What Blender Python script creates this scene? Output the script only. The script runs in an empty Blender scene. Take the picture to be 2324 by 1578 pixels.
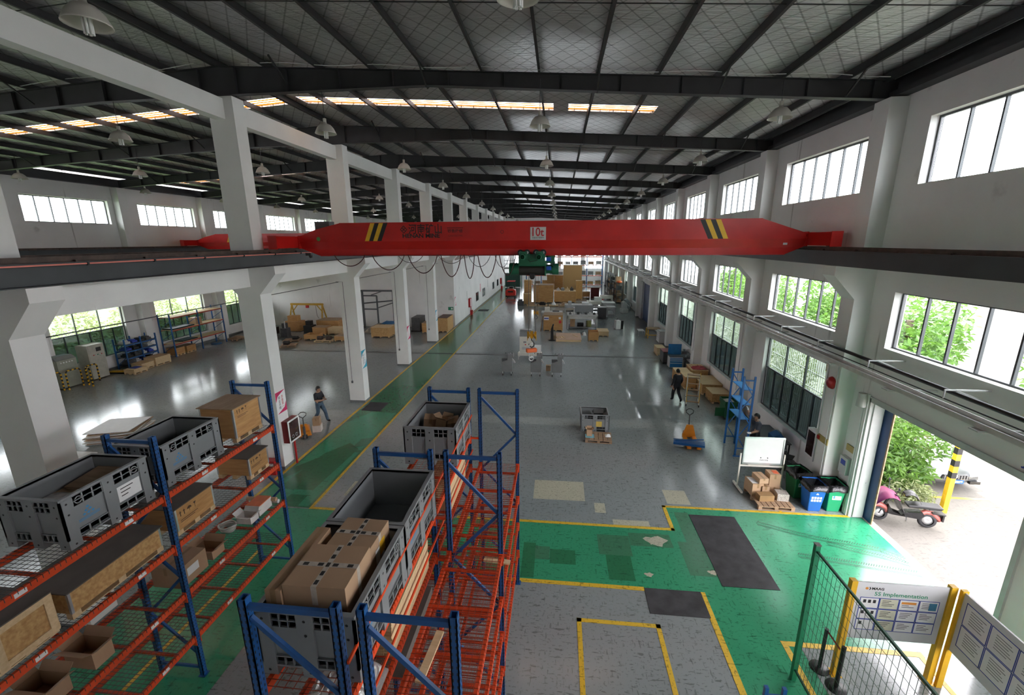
import bpy, math, random
from mathutils import Vector, Matrix
random.seed(11)
SC = bpy.context.scene
COL = SC.collection
# ------------------------------------------------------------------ camera
F_PX, YAW, PITCH, ROLL, CAM_H = 985.709, 0.1065137, 0.2414600, -0.0067926, 8.33988
cy_, sy_, cp_, sp_ = math.cos(YAW), math.sin(YAW), math.cos(PITCH), math.sin(PITCH)
fwd = Vector((-sy_*cp_, cy_*cp_, -sp_)); rgt = Vector((cy_, sy_, 0)); upv = rgt.cross(fwd)
r2 = rgt*math.cos(ROLL) + upv*math.sin(ROLL); u2 = -rgt*math.sin(ROLL) + upv*math.cos(ROLL)
cam_d = bpy.data.cameras.new('camera'); cam = bpy.data.objects.new('camera', cam_d); COL.objects.link(cam)
cam_d.sensor_fit = 'HORIZONTAL'; cam_d.sensor_width = 36.0; cam_d.lens = F_PX/2324*36.0
cam_d.clip_start = 0.05; cam_d.clip_end = 600
M = Matrix.Identity(4)
for i in range(3):
    M[i][0], M[i][1], M[i][2] = r2[i], u2[i], -fwd[i]
M[2][3] = CAM_H
cam.matrix_world = M
SC.camera = cam
# ------------------------------------------------------------------ sky, sun, exposure
W = bpy.data.worlds.new('sky'); SC.world = W; W.use_nodes = True
wn = W.node_tree; wn.nodes.clear()
wo = wn.nodes.new('ShaderNodeOutputWorld'); wb = wn.nodes.new('ShaderNodeBackground')
wb.inputs[0].default_value = (0.99, 0.955, 1.0, 1); wb.inputs[1].default_value = 6.4
wn.links.new(wb.outputs[0], wo.inputs[0])
sd = bpy.data.lights.new('sun', 'SUN'); sun = bpy.data.objects.new('sun', sd); COL.objects.link(sun)
sd.energy = 14.0; sd.angle = 0.01; sd.color = (1.0, 0.96, 0.88)
SUN_DIR = Vector((0.34, 0.10, -0.935))
sun.rotation_euler = SUN_DIR.to_track_quat('-Z', 'Y').to_euler(); sun.location = (-40, 0, 60)
SC.view_settings.view_transform = 'Standard'; SC.view_settings.look = 'None'
SC.view_settings.gamma = 1.0; SC.view_settings.use_curve_mapping = False
SC.view_settings.exposure = 1.15
SC.cycles.use_denoising = True
SC.cycles.max_bounces = 10; SC.cycles.diffuse_bounces = 6; SC.cycles.glossy_bounces = 4
SC.cycles.transparent_max_bounces = 12; SC.cycles.transmission_bounces = 6
SC.cycles.sample_clamp_indirect = 2.5
SC.cycles.caustics_reflective = False; SC.cycles.caustics_refractive = False

# ------------------------------------------------------------------ helpers
class MB:
    def __init__(s): s.v = []; s.f = []; s.sm = set()
    def add(s, vs, fs, smooth=False):
        o = len(s.v); s.v += [tuple(p) for p in vs]
        if smooth: s.sm.update(range(len(s.f), len(s.f)+len(fs)))
        s.f += [tuple(o+i for i in f) for f in fs]; return s
    def bx(s, x0, x1, y0, y1, z0, z1):
        if x0 > x1: x0, x1 = x1, x0
        if y0 > y1: y0, y1 = y1, y0
        if z0 > z1: z0, z1 = z1, z0
        return s.add([(x0,y0,z0),(x1,y0,z0),(x1,y1,z0),(x0,y1,z0),(x0,y0,z1),(x1,y0,z1),(x1,y1,z1),(x0,y1,z1)],
                     [(0,3,2,1),(4,5,6,7),(0,1,5,4),(1,2,6,5),(2,3,7,6),(3,0,4,7)])
    def box(s, c, d, rz=0.0, rx=0.0, ry=0.0):
        R = Matrix.Rotation(rz, 3, 'Z') @ Matrix.Rotation(ry, 3, 'Y') @ Matrix.Rotation(rx, 3, 'X')
        vs = [Vector(c) + R @ Vector((sx*d[0]/2, sy*d[1]/2, sz*d[2]/2)) for sz in (-1,1) for sx,sy in ((-1,-1),(1,-1),(1,1),(-1,1))]
        return s.add(vs, [(0,3,2,1),(4,5,6,7),(0,1,5,4),(1,2,6,5),(2,3,7,6),(3,0,4,7)])
    def prism(s, poly, axis, a, b):
        n = len(poly)
        def P(u, v, w): return {'x': (w,u,v), 'y': (u,w,v), 'z': (u,v,w)}[axis]
        vs = [P(u,v,a) for u,v in poly] + [P(u,v,b) for u,v in poly]
        fs = [tuple(range(n)), tuple(range(2*n-1, n-1, -1))] + [(i, n+i, n+(i+1)%n, (i+1)%n) for i in range(n)]
        return s.add(vs, fs)
    def bar(s, p, q, w, h=None):
        p, q = Vector(p), Vector(q); h = h or w; d = (q-p); L = d.length; d.normalize()
        up = Vector((0,0,1)) if abs(d.z) < .95 else Vector((0,1,0))
        a = d.cross(up).normalized()*w/2; b = a.cross(d).normalized()*h/2
        vs = [e+i*a+j*b for e in (p,q) for i,j in ((-1,-1),(1,-1),(1,1),(-1,1))]
        return s.add(vs, [(0,3,2,1),(4,5,6,7),(0,1,5,4),(1,2,6,5),(2,3,7,6),(3,0,4,7)])
    def cyl(s, p, q, r, r2=None, n=10, caps=True):
        p, q = Vector(p), Vector(q); r2 = r if r2 is None else r2; d = (q-p).normalized()
        up = Vector((0,0,1)) if abs(d.z) < .95 else Vector((0,1,0))
        a = d.cross(up).normalized(); b = a.cross(d).normalized()
        vs = [e + rr*(math.cos(t)*a+math.sin(t)*b) for e,rr in ((p,r),(q,r2)) for t in [2*math.pi*i/n for i in range(n)]]
        s.add(vs, [(i, n+i, n+(i+1)%n, (i+1)%n) for i in range(n)], True)
        if caps: s.add(vs, [tuple(range(n)), tuple(range(2*n-1, n-1, -1))])
        return s
    def tube(s, pts, r, n=6):
        pts = [Vector(p) for p in pts]; rings = []
        for i, p in enumerate(pts):
            d = (pts[min(i+1,len(pts)-1)] - pts[max(i-1,0)]).normalized()
            up = Vector((0,0,1)) if abs(d.z) < .9 else Vector((0,1,0.2)).normalized()
            a = d.cross(up).normalized(); b = a.cross(d).normalized()
            rings.append([p + r*(math.cos(2*math.pi*k/n)*a + math.sin(2*math.pi*k/n)*b) for k in range(n)])
        vs = [v for R in rings for v in R]; m = len(pts)
        fs = [(i*n+k, (i+1)*n+k, (i+1)*n+(k+1)%n, i*n+(k+1)%n) for i in range(m-1) for k in range(n)]
        s.add(vs, fs, True); s.add(vs, [tuple(range(n)), tuple(range(m*n-1, (m-1)*n-1, -1))]); return s
    def lathe(s, prof, c=(0,0,0), n=16):
        vs = [(c[0]+r*math.cos(2*math.pi*k/n), c[1]+r*math.sin(2*math.pi*k/n), c[2]+z) for r,z in prof for k in range(n)]
        return s.add(vs, [(i*n+k, i*n+(k+1)%n, (i+1)*n+(k+1)%n, (i+1)*n+k) for i in range(len(prof)-1) for k in range(n)], True)
    def ball(s, c, r, n=10, m=7, sc=(1,1,1)):
        prof = [(r*math.sin(math.pi*i/m)+1e-4, -r*math.cos(math.pi*i/m)) for i in range(m+1)]
        o = len(s.v); s.lathe(prof, (0,0,0), n)
        for i in range(o, len(s.v)):
            x,y,z = s.v[i]; s.v[i] = (c[0]+x*sc[0], c[1]+y*sc[1], c[2]+z*sc[2])
        return s
    def mesh(s, name):
        me = bpy.data.meshes.new(name); me.from_pydata(s.v, [], s.f)
        if s.sm:
            me.polygons.foreach_set('use_smooth', [i in s.sm for i in range(len(s.f))])
        me.update(); return me
    def build(s, name, mat, parent=None, loc=None, rz=None, bevel=0):
        me = s.mesh(name); me.materials.append(mat)
        return link(name, me, parent, loc, rz, bevel)
def link(name, me, parent=None, loc=None, rz=None, bevel=0):
    o = bpy.data.objects.new(name, me); COL.objects.link(o)
    if parent is not None: o.parent = parent
    if loc is not None: o.location = loc
    if rz is not None: o.rotation_euler = (0,0,rz)
    if bevel:
        b = o.modifiers.new('bevel', 'BEVEL'); b.width = bevel; b.segments = 2; b.limit_method = 'ANGLE'
    return o
def tag(o, label=None, cat=None, group=None, kind=None):
    if label: o['label'] = label
    if cat: o['category'] = cat
    if group: o['group'] = group
    if kind: o['kind'] = kind
    return o
def thing(name, label, cat, loc=(0,0,0), rz=0.0, group=None):
    o = bpy.data.objects.new(name, None); COL.objects.link(o); o.empty_display_size = .1
    o.location = loc; o.rotation_euler = (0,0,rz)
    return tag(o, label, cat, group)
def struct(o): o['kind'] = 'structure'; return o
def sroot(name):
    o = bpy.data.objects.new(name, None); COL.objects.link(o); o['kind'] = 'structure'; return o
def dup(root, loc=None, rz=None, label=None, group=None, parent=None):
    r = root.copy(); COL.objects.link(r)
    if loc is not None: r.location = loc
    if rz is not None: r.rotation_euler = (0,0,rz)
    if label: r['label'] = label
    if group: r['group'] = group
    if parent is not None: r.parent = parent
    for c in list(root.children):
        dup(c, parent=r)
    return r
def text(s, size, mat, parent, loc, rot, name='lettering', align='CENTER', bold=0.0, sx=1.0):
    cu = bpy.data.curves.new('t', 'FONT'); cu.body = s; cu.size = size; cu.align_x = align; cu.align_y = 'CENTER'
    cu.offset = bold; cu.resolution_u = 3; cu.extrude = 0.0005
    t = bpy.data.objects.new('t', cu); COL.objects.link(t)
    dg = bpy.context.evaluated_depsgraph_get(); me = bpy.data.meshes.new_from_object(t.evaluated_get(dg))
    bpy.data.objects.remove(t); bpy.data.curves.remove(cu)
    me.materials.clear(); me.materials.append(mat); me.name = name
    o = link(name, me, parent, loc); o.rotation_euler = rot; o.scale = (sx,1,1)
    return o
# ------------------------------------------------------------------ materials
MATS = {}
def pm(name, col, rough=.6, metal=0.0, var=.10, scale=4.0, bump=0.0, bscale=30.0, stretch=(1,1,1), col2=None, rvar=0.0, spec=.5, rnd=0.0, detail=4.0, alpha=None, trans=0.0):
    if name in MATS: return MATS[name]
    m = bpy.data.materials.new(name); m.use_nodes = True; nt = m.node_tree; N = nt.nodes; L = nt.links
    b = N['Principled BSDF']; b.inputs['Roughness'].default_value = rough; b.inputs['Metallic'].default_value = metal
    b.inputs['Specular IOR Level'].default_value = spec
    tc = N.new('ShaderNodeTexCoord'); mp = N.new('ShaderNodeMapping'); mp.inputs['Scale'].default_value = stretch
    L.new(tc.outputs['Object'], mp.inputs[0])
    nz = N.new('ShaderNodeTexNoise'); nz.inputs['Scale'].default_value = scale; nz.inputs['Detail'].default_value = detail
    L.new(mp.outputs[0], nz.inputs[0])
    cr = N.new('ShaderNodeValToRGB'); cr.color_ramp.elements[0].position = .32; cr.color_ramp.elements[1].position = .68
    c2 = col2 or tuple(min(1, c*(1+var)) for c in col); c1 = col if col2 else tuple(c*(1-var) for c in col)
    cr.color_ramp.elements[0].color = (*c1,1); cr.color_ramp.elements[1].color = (*c2,1)
    L.new(nz.outputs[0], cr.inputs[0]); out = cr.outputs[0]
    if rnd:
        oi = N.new('ShaderNodeObjectInfo'); hs = N.new('ShaderNodeHueSaturation'); mr = N.new('ShaderNodeMapRange')
        mr.inputs[3].default_value = 1-rnd; mr.inputs[4].default_value = 1+rnd
        L.new(oi.outputs['Random'], mr.inputs[0]); L.new(mr.outputs[0], hs.inputs['Value']); L.new(out, hs.inputs['Color']); out = hs.outputs[0]
    L.new(out, b.inputs['Base Color'])
    if rvar:
        mr = N.new('ShaderNodeMapRange'); mr.inputs[3].default_value = max(0.02, rough-rvar); mr.inputs[4].default_value = rough+rvar
        L.new(nz.outputs[0], mr.inputs[0]); L.new(mr.outputs[0], b.inputs['Roughness'])
    if bump:
        n2 = N.new('ShaderNodeTexNoise'); n2.inputs['Scale'].default_value = bscale; n2.inputs['Detail'].default_value = 3
        bp = N.new('ShaderNodeBump'); bp.inputs['Strength'].default_value = bump; bp.inputs['Distance'].default_value = .02
        L.new(mp.outputs[0], n2.inputs[0]); L.new(n2.outputs[0], bp.inputs['Height']); L.new(bp.outputs[0], b.inputs['Normal'])
    if alpha is not None: b.inputs['Alpha'].default_value = alpha
    if trans: b.inputs['Transmission Weight'].default_value = trans
    MATS[name] = m; return m
def glass_mat(name, tint, gloss=.08, rough=0.02):
    m = bpy.data.materials.new(name); m.use_nodes = True; nt = m.node_tree; N = nt.nodes; L = nt.links; N.clear()
    o = N.new('ShaderNodeOutputMaterial'); t = N.new('ShaderNodeBsdfTransparent'); g = N.new('ShaderNodeBsdfGlossy'); mx = N.new('ShaderNodeMixShader')
    nz = N.new('ShaderNodeTexNoise'); nz.inputs['Scale'].default_value = 1.3
    cr = N.new('ShaderNodeValToRGB'); cr.color_ramp.elements[0].color = (*[c*.93 for c in tint],1); cr.color_ramp.elements[1].color = (*tint,1)
    tc = N.new('ShaderNodeTexCoord'); L.new(tc.outputs['Object'], nz.inputs[0]); L.new(nz.outputs[0], cr.inputs[0]); L.new(cr.outputs[0], t.inputs[0])
    g.inputs['Roughness'].default_value = rough
    mx.inputs[0].default_value = gloss; L.new(t.outputs[0], mx.inputs[1]); L.new(g.outputs[0], mx.inputs[2]); L.new(mx.outputs[0], o.inputs[0])
    return m
# ------------------------------------------------------------------ shared materials
def floor_mat(name, base, scuff=.35, rough=.24, fine=1.0):
    m = bpy.data.materials.new(name); m.use_nodes = True; nt = m.node_tree; N = nt.nodes; L = nt.links; b = N['Principled BSDF']
    tc = N.new('ShaderNodeTexCoord')
    def noise(sc, st, det=5):
        mp = N.new('ShaderNodeMapping'); mp.inputs['Scale'].default_value = st; L.new(tc.outputs['Object'], mp.inputs[0])
        n = N.new('ShaderNodeTexNoise'); n.inputs['Scale'].default_value = sc; n.inputs['Detail'].default_value = det; L.new(mp.outputs[0], n.inputs[0]); return n.outputs[0]
    def ramp(i, p0, p1, c0, c1):
        r = N.new('ShaderNodeValToRGB'); r.color_ramp.elements[0].position = p0; r.color_ramp.elements[1].position = p1
        r.color_ramp.elements[0].color = (c0,c0,c0,1); r.color_ramp.elements[1].color = (c1,c1,c1,1); L.new(i, r.inputs[0]); return r.outputs[0]
    def mul(a, c):
        x = N.new('ShaderNodeMix'); x.data_type = 'RGBA'; x.blend_type = 'MULTIPLY'; x.inputs[0].default_value = 1
        L.new(a, x.inputs[6]); L.new(c, x.inputs[7]); return x.outputs[2]
    big = ramp(noise(.35, (1,1,1)), .3, .7, .93, 1.05)
    s1 = ramp(noise(3.6*fine, (1.0,4.6,1), 3), .615, .66, 1, 1-scuff)
    s2 = ramp(noise(4.4*fine, (4.2,.9,1), 3), .625, .67, 1, 1-scuff*.8)
    sp = ramp(noise(13*fine, (1,1.6,1), 2), .60, .66, 1, 1-scuff*.7)
    rgb = N.new('ShaderNodeRGB'); rgb.outputs[0].default_value = (*base, 1)
    c = mul(mul(mul(mul(rgb.outputs[0], big), s1), s2), sp); L.new(c, b.inputs['Base Color'])
    b.inputs['Roughness'].default_value = rough
    bp = N.new('ShaderNodeBump'); bp.inputs['Strength'].default_value = .05; bp.inputs['Distance'].default_value = .02
    L.new(noise(1.2, (1,1,1), 3), bp.inputs['Height']); L.new(bp.outputs[0], b.inputs['Normal'])
    b.inputs['Specular IOR Level'].default_value = .6
    MATS[name] = m; return m
M_FLOOR = floor_mat('grey epoxy floor', (.255,.285,.285), .42, .15)
M_GREEN = floor_mat('green floor paint', (.036,.29,.145), .45, .20)
M_GREEN2 = floor_mat('dark green repair paint', (.024,.165,.072), .35, .18)
M_GREEN3 = floor_mat('olive green repair paint', (.05,.19,.10), .35, .2)
M_BEIGE = floor_mat('beige filler', (.45,.44,.33), .6, .5, 2)
M_YEL = floor_mat('yellow line paint', (.70,.46,.03), .55, .45)
M_CONC = floor_mat('outdoor concrete', (.125,.115,.10), .25, .8)
M_MAT = pm('black rubber mat', (.035,.035,.038), .75, var=.35, scale=3, bump=.3, bscale=80)
M_WALL = pm('white wall paint', (.80,.79,.775), .85, var=.05, scale=.6, bump=.05, bscale=25)
def add_stains(m, amt=.55):
    nt = m.node_tree; N = nt.nodes; L = nt.links; b = N['Principled BSDF']; src = b.inputs['Base Color'].links[0].from_socket
    tc = N.new('ShaderNodeTexCoord'); prev = src
    for st,sc,p0,p1 in (((1.6,1.6,.09),1.7,.66,.74),((1,1,1),.9,.67,.80)):
        mp = N.new('ShaderNodeMapping'); mp.inputs['Scale'].default_value = st; L.new(tc.outputs['Object'], mp.inputs[0])
        n = N.new('ShaderNodeTexNoise'); n.inputs['Scale'].default_value = sc; n.inputs['Detail'].default_value = 7; L.new(mp.outputs[0], n.inputs[0])
        r = N.new('ShaderNodeValToRGB'); r.color_ramp.elements[0].position = p0; r.color_ramp.elements[1].position = p1; r.color_ramp.elements[0].color = (1,1,1,1); r.color_ramp.elements[1].color = (amt,amt*.98,amt*.94,1); L.new(n.outputs[0], r.inputs[0])
        x = N.new('ShaderNodeMix'); x.data_type = 'RGBA'; x.blend_type = 'MULTIPLY'; x.inputs[0].default_value = 1; L.new(prev, x.inputs[6]); L.new(r.outputs[0], x.inputs[7]); prev = x.outputs[2]
    L.new(prev, b.inputs['Base Color'])
add_stains(M_WALL)
M_COLUMN = pm('white column paint', (.80,.80,.775), .75, var=.04, scale=.8, bump=.04, bscale=30)
M_BASE = pm('dark grey skirting paint', (.16,.17,.17), .5)
M_STEEL = pm('dark grey structural steel', (.030,.031,.033), .55, var=.2, scale=2)
M_RUN = pm('runway beam paint', (.040,.046,.050), .5, var=.2, scale=1.2)
M_RUST = pm('rusty rail', (.07,.045,.035), .6, var=.4, scale=5)
M_FRAME = pm('window aluminium', (.07,.075,.08), .4, metal=.3)
M_SILL = pm('sill plaster', (.75,.74,.70), .8)
M_RED = pm('crane red paint', (.52,.014,.012), .30, var=.12, scale=1.5)
M_BLACK = pm('matt black', (.012,.012,.013), .5, var=.2)
M_YPAINT = pm('yellow paint', (.78,.45,.02), .45, var=.08)
M_WHITE = pm('white enamel', (.80,.81,.80), .4, var=.03)
M_BLUE = pm('rack blue', (.010,.085,.270), .4, var=.15, scale=3)
M_ORANGE = pm('rack orange', (.72,.075,.018), .42, var=.10, scale=3)
M_GREY = pm('grey enamel', (.22,.23,.235), .45, var=.06)
M_LGREY = pm('light grey enamel', (.52,.53,.52), .45, var=.05)
M_DGREY = pm('dark grey metal', (.07,.072,.075), .5, var=.15)
M_CHROME = pm('galvanised steel', (.62,.63,.64), .3, metal=.85, var=.08)
M_PLY = pm('plywood', (.44,.225,.075), .6, scale=2.2, stretch=(1,1,7), col2=(.58,.33,.13), rnd=.12, detail=6)
M_PLYTOP = pm('plywood lid', (.34,.225,.13), .7, scale=2.0, stretch=(6,1,1), col2=(.46,.32,.20), rnd=.12, detail=6)
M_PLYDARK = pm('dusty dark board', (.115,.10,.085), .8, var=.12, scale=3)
M_PINE = pm('pale pine', (.60,.43,.23), .65, scale=2, stretch=(1,8,8), col2=(.72,.55,.33), rnd=.1)
M_OSB = pm('osb board', (.42,.23,.08), .7, scale=18, col2=(.60,.38,.16), rnd=.06, detail=2)
M_PALLET = pm('weathered pallet wood', (.27,.17,.10), .75, scale=2.5, stretch=(1,7,7), col2=(.40,.27,.17), rnd=.15)
M_CARD = pm('cardboard', (.40,.255,.150), .75, scale=1.5, col2=(.46,.305,.185), rnd=.12)
M_CARDIN = pm('cardboard inside', (.26,.16,.09), .8)
M_TAPE = pm('brown parcel tape', (.30,.185,.085), .35)
M_CLTAPE = pm('printed clear tape', (.52,.46,.39), .3, scale=20, col2=(.42,.37,.31))
M_PAPER = pm('paper', (.86,.86,.85), .7, var=.03)
M_FOILIN = None
M_BIN = pm('grey bin plastic', (.235,.250,.255), .5, var=.05, scale=2)
M_BINSHADE = pm('grey bin recess shade', (.10,.105,.11), .6)  # darker copy of the bin plastic, shade of the recesses put into the colour
M_INK = pm('black ink', (.015,.015,.016), .6)
M_REDINK = pm('red ink', (.55,.02,.03), .55)
M_BLUEINK = pm('blue ink', (.02,.05,.35), .55)
M_SKYINK = pm('pale blue stencil', (.06,.27,.55), .6)
M_GREENINK = pm('green ink', (.02,.28,.14), .55)
M_CREAM = pm('cream enamel', (.72,.70,.62), .45, var=.04)
M_TYRE = pm('tyre rubber', (.018,.018,.02), .7)
M_BAG = pm('black bin liner', (.012,.012,.013), .22, bump=.6, bscale=22)
M_GLASS = glass_mat('clear window glass', (.86,.90,.90))
M_GLASSD = glass_mat('dark filmed window glass', (.16,.20,.20), .10, .12)
M_GLASSF = glass_mat('ribbed window glass', (.62,.70,.66), .08, .2)
# ------------------------------------------------------------------ floor and its markings
fl = struct(MB().bx(-30.1, 9.42, -4, 92, -.25, 0).build('floor', M_FLOOR))
def paint(name, mat, x0, x1, y0, y1, h): return MB().bx(x0, x1, y0, y1, -.01, h).build(name, mat, fl)
def paintpoly(name, mat, pts, h): return MB().prism(pts, 'z', -.01, h).build(name, mat, fl)
paintpoly('green_walkway', M_GREEN2, [(-9.95,11.62),(-7.85,11.62),(-7.85,90),(-9.95,90)], .0015)
paintpoly('green_walkway', M_GREEN, [(-9.95,4.0),(-6.5,4.0),(-6.5,9.24),(3.55,9.24),(3.55,3.0),(5.2,3.0),(5.2,8.0),(9.42,8.0),(9.42,12.74),(3.52,12.74),(3.52,11.57),(-9.95,11.57)], .002)
for p in ([(-9.9,11.7),(-7.95,11.7),(-7.95,15.4),(-8.6,15.4),(-9.9,13.1)], [(-9.9,14.0),(-8.9,15.6),(-7.95,15.6),(-7.95,19.6),(-9.2,19.6),(-9.9,18.2)]):
    paintpoly('paint_patch', M_GREEN, p, .0025)
for p in ([(-9.6,12.6),(-8.3,12.6),(-8.1,15.7),(-8.7,16.2),(-9.3,15.2)], [(-9.1,11.7),(-8.3,11.7),(-8.3,12.3),(-8.9,12.3)], [(-8.4,15.8),(-7.95,16.0),(-7.95,16.8),(-8.4,16.6)]):
    paintpoly('paint_patch', M_GREEN2, p, .0035)
for x0,x1,y0,y1,mt in ((-.83,-.49,9.33,10.65,M_GREEN2),(-.09,.60,9.89,10.44,M_GREEN2),(-.50,-.10,10.02,10.53,M_GREEN3),(1.25,2.15,10.36,11.2,M_GREEN3),(1.42,2.08,9.46,10.36,M_GREEN2),(2.16,3.33,10.8,11.36,M_GREEN3),(3.5,4.16,9.8,11.09,M_GREEN3),(3.75,4.16,11.09,12.5,M_GREEN3)):
    paint('paint_patch', mt, x0, x1, y0, y1, .0035)
for x0,x1,y0,y1 in ((-.70,1.01,12.83,14.0),(1.29,1.63,12.25,12.77),(3.66,4.40,12.95,13.76),(1.79,2.87,11.70,11.95),(-7.1,-6.3,12.4,13.3)):
    paint('filler_patch', M_BEIGE, x0, x1, y0, y1, .002)
for x,y,r in ((2.9,11.05,.2),(2.45,9.72,.07),(4.1,9.95,.08)):
    paintpoly('bare_spot', M_BEIGE, [(x+r*1.5*math.cos(t)*(1+.3*math.sin(3*t)), y+r*math.sin(t)*(1+.25*math.cos(5*t))) for t in [i*math.pi/8 for i in range(16)]], .0045)
yl = [(-10.1,-9.99,8.0,90),(-7.85,-7.75,11.66,90),(-7.85,-6.9,11.57,11.68),(-3.0,3.55,11.57,11.68),(3.45,3.56,11.57,12.83),(3.45,9.05,12.73,12.83),(-3.2,2.24,9.17,9.29),
      (3.55,3.68,3.0,9.26),(.56,.66,3.0,8.22),(2.30,2.40,4.0,8.22),(.56,2.40,8.12,8.22),(4.85,7.6,7.94,8.06),(4.85,4.97,4.0,7.94),(7.48,7.58,6.6,7.94),(7.05,7.13,12.83,14.6),(-8.20,-8.12,4.5,9.6)]
for x0,x1,y0,y1 in yl: paint('yellow_line', M_YEL, x0, x1, y0, y1, .006)
paint('floor_channel', M_DGREY, -29.5, 8.0, 31.22, 31.48, .003)
for x0,x1,y0,y1 in ((3.7,5.15,22.3,24.2),(3.6,6.2,20.0,21.8),(3.4,4.7,25.5,27.0)):
    paint('wet_patch', floor_mat('smooth re-coated epoxy', (.23,.26,.26), .1, .04) if 'smooth re-coated epoxy' not in MATS else MATS['smooth re-coated epoxy'], x0, x1, y0, y1, .0015)
for i,(x0,x1,y0,y1,l) in enumerate(((4.18,5.53,9.5,12.41,'long black rubber mat lying on the green floor near the door'),(2.245,3.58,8.5,9.26,'short black rubber mat overlapping the yellow line in front'),(-9.85,-8.84,19.75,20.92,'square dark mat on the green walkway beside the white column'),(-9.75,-8.5,51.8,53.2,'far dark mat on the green walkway beside the office wall'))):
    tag(MB().bx(x0,x1,y0,y1,.0035,.012).build('rubber_mat', M_MAT), l, 'mat')
def tyre_track(pts, w):
    mb = MB(); P = [Vector((x,y,0)) for x,y in pts]
    for a,b in zip(P,P[1:]):
        d = (b-a).normalized(); q = Vector((-d.y,d.x,0)); n = int((b-a).length/.055)
        for i in range(n):
            c = a+(b-a)*i/n
            for s in (-1,1):
                e = c+q*s*w*.1; f = c+q*s*w*.5+d*.05*1.2; mb.prism([(e.x,e.y),(f.x,f.y),(f.x+d.x*.026,f.y+d.y*.026),(e.x+d.x*.026,e.y+d.y*.026)][::s], 'z', .001, .0032)
    o = mb.build('tyre_track', floor_mat('tyre marks on green paint', (.012,.085,.04), .3, .45) if 'tyre marks on green paint' not in MATS else MATS['tyre marks on green paint'], fl); o['kind'] = 'stuff'
tyre_track([(6.09,12.2),(6.81,11.87),(7.52,11.61),(8.26,11.47),(8.94,11.29),(9.35,10.93)], .22)
tyre_track([(6.6,10.84),(7.5,10.72),(8.32,10.57),(8.86,10.49),(9.3,10.42)], .24)
tyre_track([(7.66,11.45),(8.16,11.22),(8.8,11.0),(9.3,10.75)], .2)
# ------------------------------------------------------------------ walls
def wall(name, x0, x1, y0, y1, z0, z1, ops, mat=M_WALL):
    ys = sorted({y0,y1,*[a for o in ops for a in o[:2]]}); ys = [y for y in ys if y0 <= y <= y1]
    mb = MB()
    for a,b in zip(ys, ys[1:]):
        cut = sorted([(o[2],o[3]) for o in ops if o[0] <= a+1e-6 and o[1] >= b-1e-6]); z = z0
        for c,d in cut:
            if c > z: mb.bx(x0,x1,a,b,z,c)
            z = d
        if z < z1: mb.bx(x0,x1,a,b,z,z1)
    return struct(mb.build(name, mat))
NB = 12
opsR = []
for k in range(-1, NB):
    yf = 12.78+7*k
    if yf < 90:
        opsR += [(yf-4.95,yf,9.656,11.264), (yf-4.95,yf,5.345,6.916)]
        if k == 0: opsR += [(8.35,12.8,-.25,3.75)]
        elif k == 5: opsR += [(yf-4.4,yf-.3,0,3.9)]
        else: opsR += [(yf-.19-4.5,yf-.19,1.10,4.211)]
wall('wall_right', 9.07, 9.40, -4, 91.3, -.25, 12.45, opsR)
opsL = []
for k in range(-3, 9):
    y0 = 22.35+7*k
    opsL += [(y0,y0+4.9,9.56,11.06)]
    if 0 <= k < 3 or k < 0: opsL += [(22.1+7*k,26.7+7*k,1.0,4.2)]
wall('wall_left', -30.15, -29.8, -4, 91.3, -.25, 12.5, opsL)
bw = MB(); xs = [-9.2,-5.0,-4.4,-.2,.4,4.6,5.2,8.8]
bw.bx(-30.15,xs[0],91.0,91.3,-.25,14).bx(xs[-1],9.4,91.0,91.3,-.25,14)
for a,b in zip(xs,xs[1:]):
    if (xs.index(a)%2): bw.bx(a,b,91.0,91.3,-.25,14)
    else: bw.bx(a,b,91.0,91.3,-.25,2.6).bx(a,b,91.0,91.3,7.4,14)
struct(bw.build('wall_back', M_WALL))
struct(MB().bx(-30.15,9.4,-4.3,-4.0,-.25,14).build('wall_front', M_WALL))
struct(MB().bx(-29.8,-10.09,41.55,90.99,0,6.5).build('wall_office', M_WALL))
struct(MB().bx(-10.09,-10.06,41.55,90.9,0,.16).build('baseboard_office', M_BASE))
struct(MB().bx(9.04,9.07,13.0,91,0,.12).build('baseboard_right', M_BASE))
struct(MB().bx(-29.8,-29.76,0,41.5,0,.2).build('baseboard_left', M_BASE))
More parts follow.
